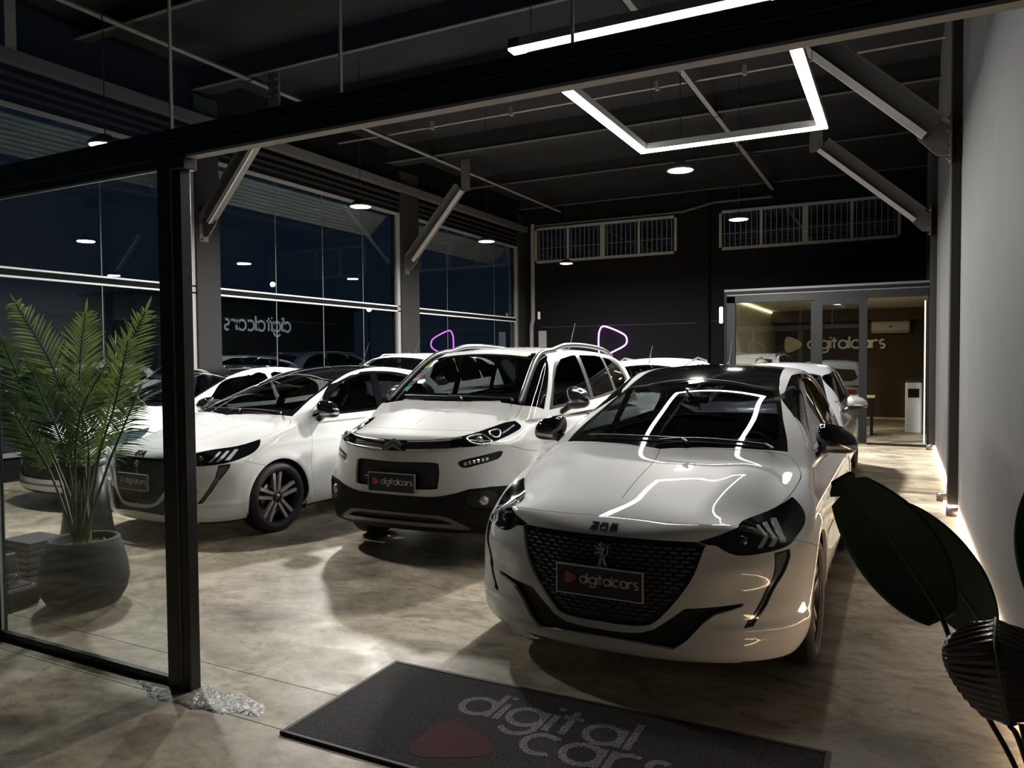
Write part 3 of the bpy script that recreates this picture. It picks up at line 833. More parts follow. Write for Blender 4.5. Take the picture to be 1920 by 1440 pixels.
    for ch, u0 in (('2', -.068), ('0', -.022), ('8', .026)):
        for pl in glyph(ch)[0]:
            ribbon(m, [(u0 + .043 * a, .026 * b) for a, b in pl], .0052, 0, .006, lambda u, v, w: (surf_x(f, [u], [.744 + v])[0] + w, u, .744 + v + w * .6))
    m.build('model_numeral', mats['chrome_dark'], root)
    for hx, hz in ((-1.45, .915), (-2.30, .935)):
        for s in (-1, 1):
            m = MB(); yy = .872
            m.tube([(hx + .09, s * (yy - .02), hz), (hx + .07, s * (yy + .012), hz), (hx - .07, s * (yy + .012), hz + .004), (hx - .09, s * (yy - .02), hz + .004)], .011, 8)
            m.build('door_handle', mats['paint'], root)
    m = MB()
    for y0, y1 in ((.10, -.50), (.55, -.02)):
        p = []
        for t in np.linspace(0, 1, 7):
            y = y0 + (y1 - y0) * t; x = -.245 - .28 * abs(y) ** 2 - .02 * t
            v = np.array([x, y, 1.02])
            for _ in range(5): g = grad(f, v[None])[0]; v = v - f(v[None])[0] * g / (g @ g)
            p.append(tuple(v + np.array([.0, 0, .014])))
        m.tube(p, .007, 6); m.tube([p[0], (p[0][0] + .06, p[0][1] + .05, p[0][2] - .015)], .010, 6)
    m.build('wiper', mats['matt_black'], root)
    m = MB(); m.tube([(-2.10, 0, 1.485), (-2.16, 0, 1.58), (-2.25, 0, 1.76)], [.008, .0045, .003], 6); m.lathe([(.0, .03), (.02, .02), (.03, 0)], 10, Matrix.Translation((-2.09, 0, 1.485)))
    m.build('aerial', mats['black_trim'], root)
    interior(root, dict(wb=c['wb'], mz=.25), mats, 1.0, -.35)
def liners(c, mats, root):
    for cx in (0, -c['wb']):
        for s in (-1, 1):
            m = MB(); n = 18; r = c['arch_r'] + .012; prof = [(cx + r * math.cos(-.45 + (PI + .9) * k / n), c['wheel_r'] + r * math.sin(-.45 + (PI + .9) * k / n)) for k in range(n + 1)]
            vs = [(x, s * .44, z) for x, z in prof] + [(x, s * .84, z) for x, z in prof]
            m.add(vs, [(k, k + 1, n + 2 + k, n + 1 + k) for k in range(n)], True)
            m.add([(x, s * .45, z) for x, z in prof], [tuple(range(n + 1))])
            m.build('arch_liner', mats['lining'], root)
def open_body(c, f, h, M, mats, root, zu):
    for cx in (0, -c['wb']):
        _, M = clip(M, lambda V: np.where(np.abs(V[:, 1]) > .45, c['arch_r'] - np.hypot(V[:, 0] - cx, V[:, 2] - c['wheel_r']), -1), 1 if h < .03 else 0, h * 1.2)
    und, M = clip(M, lambda V: zu - V[:, 2])
    mk('underbody', und, mats['lining'], root)
    return M
def wipers(f, root, mats, spans, x0, k, z0):
    m = MB()
    for y0, y1 in spans:
        p = []
        for t in np.linspace(0, 1, 7):
            y = y0 + (y1 - y0) * t; v = np.array([x0 - k * abs(y) ** 2 - .02 * t, y, z0])
            for _ in range(5): g = grad(f, v[None])[0]; v = v - f(v[None])[0] * g / (g @ g)
            p.append(tuple(v + np.array([.0, 0, .014])))
        m.tube(p, .007, 6); m.tube([p[0], (p[0][0] + .06, p[0][1] + .05, p[0][2] - .015)], .010, 6)
    m.build('wiper', mats['matt_black'], root)
def snap(f, p, out=0.):
    v = np.array(p, float)
    for _ in range(6): g = grad(f, v[None])[0]; v = v - f(v[None])[0] * g / (g @ g)
    g = grad(f, v[None])[0]; return v + g / np.linalg.norm(g) * out

def build_c3(mats, h, root):
    c = HC3; f = make_sdf(c); W = h * 1.2
    M = surfnet(f, (-3.52, -1.0, .18), (.95, 1.0, 1.76), h)
    M = open_body(c, f, h, M, mats, root, .26)
    cut = lambda M, kind, poly, cond=None, lv=1, grow=0.: clip(M, inpoly(kind, poly, cond, grow), lv, W)
    ws = [(.035, 0), (.02, .2), (-.02, .4), (-.085, .60), (-.19, .635), (-.42, .60), (-.645, .555), (-.62, .4), (-.60, .2), (-.595, 0)]
    band, M = cut(M, 'tophalf', mirror_xy(ws), lambda V: V[:, 2] > 1.08)
    gl, band = cut(band, 'tophalf', mirror_xy([(-.05, 0), (-.07, .25), (-.11, .45), (-.18, .585), (-.42, .572), (-.595, .53), (-.57, .25), (-.57, 0)]))
    mk('windscreen_border', shift(band, -.003), mats['gloss_black'], root)
    wo = mk('windscreen', shift(gl, -.003), mats['car_glass'], root)
    cols = [(.05, .45, .42), (.62, .62, .10), (.05, .25, .45), (.55, .14, .18), (.32, .55, .45), (.10, .12, .12), (.04, .42, .42), (.28, .36, .40)]
    for k, cc in enumerate(cols):
        x0 = -.555 + k * .056
        s, _ = clip(gl, inpoly('top', [(x0, -.425 - (7 - k) * 0 - k * .012), (x0 + .050, -.435 - k * .012), (x0 + .050, -.520 - k * .010), (x0, -.510 - k * .010)]))
        if len(s[2]): mk('sticker', shift(s, .001), mat('sticker_%d' % k, cc, .5), wo)
    # side glass
    dlo = smooth_poly([(-.33, 1.115), (-.50, 1.28), (-.70, 1.47), (-.92, 1.575), (-1.3, 1.615), (-2.0, 1.615), (-2.45, 1.585), (-2.75, 1.50), (-2.92, 1.33), (-2.85, 1.22), (-2.3, 1.18), (-1.4, 1.145)], 4, keep=(0, 9))
    sd, M = cut(M, 'side', dlo, lambda V: np.abs(V[:, 1]) > .35)
    panes = [('front_side_window', [(-.43, 1.145), (-.62, 1.36), (-.78, 1.475), (-.97, 1.55), (-1.30, 1.585), (-1.40, 1.588), (-1.40, 1.165)]),
             ('rear_side_window', [(-1.50, 1.17), (-1.50, 1.588), (-2.0, 1.585), (-2.16, 1.57), (-2.22, 1.21), (-1.9, 1.19)]),
             ('quarter_window', [(-2.30, 1.215), (-2.24, 1.565), (-2.45, 1.545), (-2.68, 1.47), (-2.82, 1.33), (-2.78, 1.24)])]
    for nm, pl in panes:
        g, sd = cut(sd, 'side', pl); both(g, lambda m: mk(nm, shift(m, -.005), mats['side_glass'], root))
    both(sd, lambda m: mk('window_surround', rim(shift(m, -.001), .01), mats['door_grey'], root))
    q, M = cut(M, 'side', [(-.064, 1.165), (-.234, 1.125), (-.418, 1.287), (-.556, 1.423), (-.675, 1.541), (-.80, 1.598), (-.70, 1.625), (-.48, 1.525), (-.31, 1.415), (-.16, 1.30), (-.03, 1.19)], lambda V: (np.abs(V[:, 1]) > .45))
    both(q, lambda m: mk('front_quarter_window', shift(m, -.004), mats['dark_glass'], root))
    # lights and upper grille
    hl = smooth_poly([(.42, .962), (.60, .985), (.783, 1.014), (.95, 1.040), (1.09, 1.052), (1.06, 1.01), (.93, .972), (.80, .942), (.60, .903), (.545, .897), (.47, .893), (.43, .90)], 3, keep=(0, 4))
    hd, M = cut(M, 'fronthalf', hl, lambda V: V[:, 0] > 0, 2)
    def head(m):
        side = 1 if m[0][:, 1].mean() > 0 else -1
        o = mk('headlight', rim(shift(m, .001), .012), mats['lens_dark'], root, 'swept headlight with chrome lined lens')
        for loop in ([(.54, .965), (.66, .975), (.70, .925), (.62, .915), (.55, .935)], [(.74, .99), (.84, 1.0), (.80, .96), (.745, .955)]):
            pts = [tuple(snap_sz(f, side * s, z, .004)) for s, z in smooth_poly(loop, 4)]
            t = MB(); t.tube(pts, .007, 6, closed=True); t.build('headlight_ring', mats['chrome'], o)
        t = MB(); t.tube([tuple(snap_sz(f, side * s, z, .003)) for s, z in ((.84, .975), (.93, 1.0), (1.02, 1.025))], .006, 6); t.build('headlight_bar', mats['claw'], o)
        pr = MB(); p = snap_sz(f, side * .615, .945, -.004)
        pr.lathe([(0, .016), (.016, .012), (.026, .002), (.028, -.01)], 14, Matrix.Translation(p) @ Matrix.Rotation(PI / 2, 4, 'Y')); pr.build('projector_lens', mats['lens'], o)
    both(hd, head)
    gr = mirror_poly([(0, .940), (.25, .947), (.42, .963), (.435, .93), (.43, .90), (.47, .892), (.42, .875), (.3, .866), (.15, .860), (0, .858)])
    g, M = cut(M, 'front', gr, lambda V: V[:, 0] > .3, 2)
    go = mk('upper_grille', rim(shift(g, -.012), .01), mats['matt_black'], root)
    for zz, mt in ((.932, 'chrome'), (.868, 'chrome')):
        sgn = 1 if zz > .9 else -1
        for s in (-1, 1):
            b = MB()
            pts = [tuple(snap_sz(f, s * a, zz + dz, .0)) for a, dz in ((.10, 0.0), (.2, .003), (.3, .008), (.40, .016 if sgn > 0 else .012), (.50, .030 if sgn > 0 else .024))]
            b.tube(pts, .0075, 6); b.build('grille_chrome_bar', mats[mt], go)
    for k in range(3):
        for s in (-1, 1):
            b = MB(); pts = [tuple(snap_sz(f, s * a, .883 + k * .015, -.010)) for a in (.03, .2, .4)]
            b.tube(pts, .004, 5); b.build('grille_slat', mats['black_trim'], go)
    b = MB()
    for k in range(2):
        z0 = .876 + k * .034
        x0 = surf_x(f, [0.], [.90])[0] + .014
        ribbon(b, [(-.078, z0 - .012), (0, z0 + .030), (.078, z0 - .012)], .021, -.02, .010, lambda u, v, w: (x0 + w, u, v))
    b.build('chevron_badge', mats['chrome_dark'], root)
    ui = smooth_poly([(-.30, .782), (0, .777), (.30, .782), (.343, .745), (.337, .62), (.300, .582), (0, .572), (-.300, .582), (-.337, .62), (-.343, .745)], 4)
    g, M = cut(M, 'front', ui, lambda V: V[:, 0] > .3, 2)
    uo = mk('air_intake', rim(shift(g, -.035), .01), mats['matt_black'], root, 'matt black upper air intake with rounded corners')
    b = MB(); xx = surf_x(f, [0.], [.66])[0]
    b.box((xx - .030, -.285, .648), (xx - .022, .285, .656), bev=.003)
    b.build('intake_bar', mats['black_trim'], uo)
    fp = smooth_poly([(.475, .793), (.612, .829), (.765, .858), (.752, .812), (.70, .79), (.60, .765), (.50, .744)], 4)
    g, M = cut(M, 'fronthalf', fp, lambda V: V[:, 0] > 0, 2)
    def fog(m):
        side = 1 if m[0][:, 1].mean() > 0 else -1
        o = mk('lamp_pocket', rim(shift(m, -.02), .01), mats['matt_black'], root)
        for k in range(6):
            s = .515 + k * .029; z = .772 + (s - .515) * .22
            p = snap_sz(f, side * s, z, -.012)
            b = MB(); b.box((-.006, -.0115, -.013), (.006, .0115, .013), Matrix.Translation(p) @ Matrix.Rotation(side * (s / .85), 4, 'Z'), bev=.003); b.build('running_light', mats['lens'], o)
    both(g, fog)
    # bonnet
    hood = smooth_poly([(.62, 0), (.61, .2), (.556, .39), (.49, .51), (.40, .565), (.25, .615), (.06, .665), (-.055, .668), (-.085, .63), (-.02, .42), (.02, .2), (.032, 0)], 4, keep=(0, 11))
    hp = inpoly('tophalf', mirror_xy(hood), lambda V: (V[:, 2] > .9) & (V[:, 0] > -.3))
    hd, M = clip(M, lambda V: hp(V) - .0025, 1, W); _, M = clip(M, lambda V: hp(V) + .0025, 1, W)
    mk('bonnet', rim(hd, .014), mats['paint'], root)
    # cladding
    low = mirror_poly([(0, .523), (.30, .525), (.37, .538), (.46, .562), (.535, .590), (.673, .604), (.80, .60), (.86, .57), (.90, .52), (1.2, .50), (1.2, 0), (0, 0)])
    cl, M = cut(M, 'front', low, lambda V: V[:, 0] > .30)
    fl = smooth_poly([(.515, .565), (.60, .575), (.70, .57), (.745, .51), (.70, .445), (.60, .43), (.52, .47)], 4)
    fo, cl = cut(cl, 'fronthalf', fl)
    def fg(m):
        side = 1 if m[0][:, 1].mean() > 0 else -1
        o = mk('fog_lamp_recess', rim(shift(m, -.022), .01), mats['black_trim'], root)
        p = snap_sz(f, side * .625, .50, -.018)
        b = MB(); b.lathe([(0, .012), (.02, .012), (.034, .006), (.040, -.01)], 20, Matrix.Translation(p) @ Matrix.Rotation(side * .6, 4, 'Z') @ Matrix.Rotation(PI / 2, 4, 'Y')); b.build('fog_lamp', mats['lens'], o)
    both(fo, fg)
    sk = smooth_poly([(0, .392), (.30, .388), (.39, .378), (.47, .338), (.545, .29), (.50, .280), (.30, .292), (0, .296)], 4, keep=(0, 7))
    g, cl = cut(cl, 'front', mirror_poly(sk))
    s2, g = cut(g, 'front', mirror_poly([(0, .372), (.29, .368), (.36, .358), (.44, .320), (.30, .322), (0, .326)]))
    mk('skid_plate', rim(shift(g, .006), .012), mats['skid'], root)
    mk('lower_grille', shift(s2, -.02), mats['matt_black'], root)
    mk('front_cladding', rim(shift(cl, .004), .03), mats['cladding'], root)
    sl, M = clip(M, lambda V: np.maximum(.41 - V[:, 2], np.where(np.abs(V[:, 1]) > .5, c['arch_r'] + .055 - np.minimum(np.hypot(V[:, 0], V[:, 2] - c['wheel_r']), np.hypot(V[:, 0] + c['wb'], V[:, 2] - c['wheel_r'])), -1)), 1, W)
    mk('side_cladding', rim(shift(sl, .006), .03), mats['cladding'], root)
    door1 = [(-.36, 1.13), (-.34, .95), (-.40, .75), (-.43, .3), (-1.48, .3), (-1.46, 1.2), (-.9, 1.4)]
    door2 = [(-1.46, 1.2), (-1.48, .3), (-2.05, .3), (-2.14, .55), (-2.25, .80), (-2.27, 1.25)]
    for nm, pl in (('front_door', door1), ('rear_door', door2)):
        dp = inpoly('side', pl, lambda V: np.abs(V[:, 1]) > .5)
        d, M = clip(M, lambda V: dp(V) - .002, 1, W); _, M = clip(M, lambda V: dp(V) + .002, 1, W)
        both(d, lambda m: mk(nm, rim(m, .014), mats['paint'], root))
    rw, M = cut(M, 'rearhalf', mirror_poly([(0, 1.12), (.55, 1.14), (.58, 1.2), (.50, 1.50), (0, 1.53)]), lambda V: V[:, 0] < -2.8)
    mk('rear_window', shift(rw, -.003), mats['dark_glass'], root)
    tl, M = cut(M, 'side', [(-3.2, 1.1), (-3.6, 1.1), (-3.6, .85), (-3.25, .9)]); both(tl, lambda m: mk('tail_light', rim(m, .01), mats['tail'], root))
    bp = inpoly('fronthalf', [(-1, 1.2), (.60, 1.2), (.62, .97), (.80, .90), (1.0, .84), (1.4, .78), (1.4, .05), (-1, .05)], lambda V: V[:, 0] > .05)
    b, M = clip(M, lambda V: bp(V) - .0015, 1, W); _, M = clip(M, lambda V: bp(V) + .0015, 1, W)
    mk('front_bumper', rim(b, .02), mats['paint'], root)
    mk('body_shell', rim(M, .018), mats['paint'], root)
    liners(c, mats, root)
    for cx in (0, -c['wb']):
        for s in (-1, 1): tyre_wheel(root, cx, s, .855, c['wheel_r'], 'multi', mats, c)
    plate(root, .862, .548, 0, mats, hd=.142)
    st = dict(size=(.085, .105, .095), foot=.05, cap='chrome_dark', signal=False, droop=0, label='dark chrome door mirror')
    for s in (-1, 1): side_mirror(root, s, -.62, .955, 1.205, mats, st)
    # silver bars rising from the bonnet corner into the roof rails
    for s in (-1, 1):
        b = MB(); pts = []
        for x, y in [(-.07, .650), (-.22, .625), (-.38, .597), (-.54, .570), (-.70, .550), (-.85, .545), (-1.0, .548)]:
            p = np.array([x, y, 1.9]); p[2] = 1.0 + topz(f, x, y) - 1.0; p = p + np.array([.010, .004, .016]); pts.append((p[0], s * p[1], p[2]))
        for x, d in ((-1.25, .045), (-1.6, .052), (-2.0, .052), (-2.4, .045), (-2.65, .02), (-2.8, .0)):
            p = snap(f, (x, .55, 1.64), d); pts.append((p[0], s * .555, p[2]))
        pts = [tuple(q) for q in smooth3(pts)]
        b.tube(pts, [.014] + [.024] * (len(pts) - 2) + [.012], 10); b.build('roof_bar', mats['bar_dark'], root, 'dark silver bar from bonnet corner along the roof')
    for hx, hz in ((-1.28, 1.03), (-2.10, 1.05)):
        for s in (-1, 1):
            m = MB(); m.tube([(hx + .09, s * .83, hz), (hx + .07, s * .862, hz), (hx - .07, s * .862, hz), (hx - .09, s * .83, hz)], .012, 8); m.build('door_handle', mats['black_trim'], root)
    wipers(f, root, mats, ((.12, -.48), (.55, 0.)), -.03, .25, 1.17)
    m = MB(); m.tube([(-2.50, .12, 1.625), (-2.58, .12, 1.72), (-2.74, .12, 1.97)], [.009, .005, .003], 6); m.build('aerial', mats['black_trim'], root)
    interior(root, dict(wb=c['wb'], mz=.30), mats, 1.15, -.12)
def topz(f, x, y):
    z = 1.9
    for _ in range(30): z -= float(f(np.array([[x, y, z]]))[0]) * .8
    return z
def snap_sz(f, s, z, out=0.):
    th = s / .85; r = .95; ca, sa = math.cos(th), math.sin(th)
    for _ in range(12): r -= float(f(np.array([[-.1 + ca * r, sa * r, z]]))[0]) * .9
    r += out
    return np.array([-.1 + ca * r, sa * r, z])
def smooth3(pts, n=3):
    p = [np.array(q) for q in pts]; out = []
    for i in range(len(p) - 1):
        p0 = p[max(i - 1, 0)]; p1 = p[i]; p2 = p[i + 1]; p3 = p[min(i + 2, len(p) - 1)]
        for k in range(n):
            t = k / n; out.append(.5 * ((2 * p1) + (-p0 + p2) * t + (2 * p0 - 5 * p1 + 4 * p2 - p3) * t * t + (-p0 + 3 * p1 - 3 * p2 + p3) * t ** 3))
    return out + [p[-1]]

def build_far(mats, c, h, root, paint='paint', suv=False, roof=None, rails=False, aerial='mid', cap='black_trim', grille='matt_black', chrome=False, pl=True):
    """the cars of which little shows: same surface method, fewer cuts"""
    f = make_sdf(c); W = h * 1.2; z0 = 0 if not suv else .15; L = 1
    M = surfnet(f, (-3.52, -1.0, .12), (.96, 1.0, 1.78), h, relax=1)
    M = open_body(c, f, h, M, mats, root, .20 if not suv else .26)
    cut = lambda M, kind, poly, cond=None, lv=L: clip(M, inpoly(kind, poly, cond), lv, W)
    if not suv: ws = [(-.14, 0), (-.215, .35), (-.345, .665), (-.66, .605), (-1.10, .52), (-1.085, .2), (-1.094, 0)]; gi = [(-.21, 0), (-.29, .35), (-.42, .62), (-.66, .575), (-1.05, .485), (-1.03, .2), (-1.04, 0)]
    else: ws = [(.035, 0), (-.02, .4), (-.085, .60), (-.42, .60), (-.645, .555), (-.60, .2), (-.595, 0)]; gi = [(-.04, 0), (-.1, .4), (-.16, .57), (-.42, .57), (-.595, .53), (-.56, .2), (-.56, 0)]
    b, M = cut(M, 'tophalf', mirror_xy(ws), lambda V: V[:, 2] > .94 + z0); g, b = cut(b, 'tophalf', mirror_xy(gi))
    mk('windscreen_border', b, mats['gloss_black'], root); mk('windscreen', shift(g, -.003), mats['car_glass'], root)
    if roof:
        r, M = cut(M, 'tophalf', mirror_xy([(-1.1, 0), (-1.1, .50), (-1.8, .49), (-2.55, .47), (-2.6, 0)] if not suv else [(-.75, 0), (-.75, .45), (-1.8, .46), (-2.5, .45), (-2.5, 0)]), lambda V: V[:, 2] > 1.2)
        mk('roof_panel', r, mats[roof], root)
    if not suv:
        panes = [('front_side_window', [(-.53, 1.03), (-.85, 1.225), (-1.07, 1.325), (-1.30, 1.37), (-1.62, 1.39), (-1.65, 1.045)]), ('rear_side_window', [(-1.74, 1.05), (-1.71, 1.39), (-2.03, 1.378), (-2.34, 1.32), (-2.52, 1.22), (-2.46, 1.09)])]
        rwp = [(0, 1.05), (.50, 1.05), (.60, 1.12), (.53, 1.29), (0, 1.33)]
    else:
        panes = [('front_side_window', [(-.37, 1.14), (-.62, 1.38), (-.78, 1.49), (-.97, 1.565), (-1.40, 1.6), (-1.40, 1.16)]), ('rear_side_window', [(-1.48, 1.165), (-1.48, 1.6), (-2.16, 1.58), (-2.22, 1.205)]), ('quarter_window', [(-2.29, 1.21), (-2.23, 1.575), (-2.68, 1.48), (-2.84, 1.33), (-2.78, 1.23)])]
        rwp = [(0, 1.12), (.55, 1.14), (.58, 1.2), (.50, 1.50), (0, 1.53)]
    for nm, plg in panes:
        g, M = cut(M, 'side', smooth_poly(plg, 3, keep=range(len(plg)) if 0 else (0, len(plg) - 1)), lambda V: np.abs(V[:, 1]) > .35); both(g, lambda m: mk(nm, shift(m, -.004), mats['side_glass'], root))
    g, M = cut(M, 'rearhalf', mirror_poly(rwp), lambda V: V[:, 0] < -2.55); mk('rear_window', shift(g, -.003), mats['dark_glass'], root)
    hz = 0 if not suv else .19
    hp = [(.44, .715 + hz), (.60, .765 + hz), (.877, .80 + hz), (1.08, .84 + hz), (.96, .745 + hz), (.80, .70 + hz), (.60, .675 + hz), (.50, .69 + hz)]
    g, M = cut(M, 'fronthalf', smooth_poly(hp, 3, keep=(0, 3)), lambda V: V[:, 0] > 0)
    both(g, lambda m: mk('headlight', rim(shift(m, .001), .01), mats['lens_dark'] if not chrome else mats['lens_far'], root))
    gp = [(0, .70 + hz), (.38, .71 + hz), (.40, .66 + hz), (.34, .58 + hz), (0, .575 + hz)]; lp = [(0, .46 + hz * .6), (.42, .48 + hz * .6), (.52, .44 + hz * .6), (.46, .30 + hz * .6), (0, .29 + hz * .6)]
    if chrome: gp = [(0, .71), (.42, .715), (.50, .62), (.56, .42), (.42, .335), (0, .325)]; lp = [(0, .28), (.5, .285), (.7, .31), (.66, .25), (0, .235)]
    g, M = cut(M, 'front', mirror_poly(gp), lambda V: V[:, 0] > .3); mk('grille', rim(shift(g, -.02), .01), mats[grille], root)
    g, M = cut(M, 'front', mirror_poly(lp), lambda V: V[:, 0] > .3); mk('lower_intake', rim(shift(g, .004 if chrome else -.02), .01), mats['chrome' if chrome else grille], root)
    if not suv: hood = [(.70, 0), (.66, .45), (.58, .58), (.30, .665), (-.08, .765), (-.285, .715), (-.31, .655), (-.25, .50), (-.15, 0)]
    else: hood = [(.62, 0), (.56, .39), (.42, .56), (.06, .665), (-.055, .668), (-.085, .63), (-.02, .42), (.03, 0)]
    hq = inpoly('tophalf', mirror_xy(hood), lambda V: (V[:, 2] > .7 + z0) & (V[:, 0] > -.5))
    g, M = clip(M, lambda V: hq(V) - .003, L, W); _, M = clip(M, lambda V: hq(V) + .003, L, W); mk('bonnet', rim(g, .012), mats[paint], root)
    d1 = [(-.46, 1.05 + z0), (-.40, .62), (-.46, .27), (-1.60, .27), (-1.66, 1.08 + z0)]; d2 = [(-1.66, 1.08 + z0), (-1.60, .27), (-2.12, .27), (-2.30, .58), (-2.5, .9), (-2.5, 1.09 + z0)]
    for nm, q in (('front_door', d1), ('rear_door', d2)):
        dp = inpoly('side', q, lambda V: np.abs(V[:, 1]) > .5)
        g, M = clip(M, lambda V: dp(V) - .003, L, W); _, M = clip(M, lambda V: dp(V) + .003, L, W); both(g, lambda m: mk(nm, m, mats[paint], root))
    g, M = cut(M, 'side', [(-3.02, .88 + z0), (-3.5, .86 + z0), (-3.5, .72 + z0), (-3.08, .74 + z0)]); both(g, lambda m: mk('tail_light', rim(m, .01), mats['tail'], root))
    mk('body_shell', rim(M, .015), mats[paint], root)
    liners(c, mats, root)
    for cx in (0, -c['wb']):
        for s in (-1, 1): tyre_wheel(root, cx, s, .86, c['wheel_r'], 'multi', mats, c)
    st = dict(size=(.085, .11, .075), foot=.05, cap=cap, signal=False, droop=0, label=None)
    for s in (-1, 1): side_mirror(root, s, -.60 if not suv else -.55, .955, (1.03 if not suv else 1.2), mats, st)
    if rails:
        for s in (-1, 1):
            pts = [tuple(snap(f, (x, .56, 1.6), d) * np.array([1, s, 1])) for x, d in ((-.9, .0), (-1.0, .035), (-1.8, .04), (-2.5, .035), (-2.6, 0))]
            m = MB(); m.tube([tuple(map(float, p)) for p in pts], .014, 6); m.build('roof_rail', mats['bar_silver'], root)
    if aerial:
        ax = -1.15 if aerial == 'front' else -2.4; p = snap(f, (ax, 0, 1.5)); m = MB(); m.tube([tuple(p - np.array([0, 0, .01])), (p[0] - .05, 0, p[2] + .05), (p[0] - .20, 0, p[2] + .26)], [.010, .006, .004], 6); m.build('aerial', mats['black_trim'], root)
    interior(root, dict(wb=c['wb'], mz=.25 if not suv else .3), mats, 1.0 + z0, -.35 + z0 * 1.5)
CM = dict(
    paint=mat('white_paint', (.78, .79, .785), .5, coat=1., lining=(.012, .012, .012), coatr=.015, spec=.05),
    silver=mat('silver_paint', (.50, .52, .55), .30, metal=.6, coat=1., lining=(.012, .012, .012)),
    grey_paint=mat('grey_paint', (.10, .11, .12), .3, metal=.4, coat=1., lining=(.012, .012, .012)),
    dark_paint=mat('dark_paint', (.02, .02, .025), .2, coat=1., lining=(.012, .012, .012)),
    gloss_black=mat('gloss_black', (.006, .006, .008), .05, coat=1., spec=.5),
    matt_black=mat('matt_black', (.012, .012, .013), .55),
    black_trim=mat('black_trim', (.015, .015, .016), .35),
    cladding=mat('cladding', (.009, .009, .009), .5, spec=.18),
    lining=mat('lining', (.008, .008, .008), .9),
    car_glass=glassmat('windscreen_glass', (.42, .47, .47), 1.5, boost=1.0),
    side_glass=glassmat('side_glass', (.12, .13, .13), 1.5, boost=1.0),
    dark_glass=glassmat('dark_glass', (.05, .05, .06), 1.5, boost=1.0),
    lens_dark=mat('smoked_lens', (.004, .0045, .006), .05, coat=.25, spec=.35),
    lens=mat('clear_lens', (.55, .57, .6), .12, metal=.5, coat=1.),
    claw=mat('claw', (.30, .30, .32), .25, coat=.5),
    lamp_grey=mat('lamp_grey', (.12, .12, .13), .18, coat=1.),
    grille_back=mat('grille_back', (.006, .006, .007), .4),
    grille_bar=mat('grille_bar', (.20, .20, .21), .3, metal=.5),
    chrome=mat('chrome', (.85, .85, .87), .22, metal=.85), chrome_dark=mat('chrome_dark', (.3, .3, .32), .2, metal=1.),
    steel=mat('disc_steel', (.25, .25, .25), .4, metal=1.),
    rubber=mat('rubber', (.018, .018, .018), .65),
    rim_dark=mat('rim_dark', (.02, .02, .022), .35, metal=.3), rim_face=mat('rim_face', (.40, .39, .39), .45, metal=.2),
    mirror=mat('mirror_glass', (.8, .8, .8), .01, metal=1.),
    plate=mat('plate_black', (.018, .017, .018), .35), plate_edge=mat('plate_edge', (.5, .5, .5), .3, metal=.6),
    letter=mat('plate_letter', (.75, .75, .75), .4), pink=mat('plate_pink', (.55, .10, .16), .4),
    tail=mat('tail_red', (.2, .01, .01), .15, coat=1.),
    seat=mat('seat_cloth', (.02, .02, .022), .85), dash=mat('dashboard', (.035, .037, .038), .5),
)
CM.update(bar_dark=mat('bar_dark', (.14, .14, .145), .3, metal=.8), lens_dim=mat('lens_dim', (.06, .065, .075), .12, metal=.3, coat=1.), door_grey=mat('door_grey', (.05, .05, .05), .35), skid=mat('skid_dark', (.10, .10, .10), .25, coat=.6), bar_silver=mat('bar_silver', (.30, .31, .32), .28, metal=.85), lens_far=mat('lens_far', (.10, .13, .17), .1, metal=.3, coat=1.))
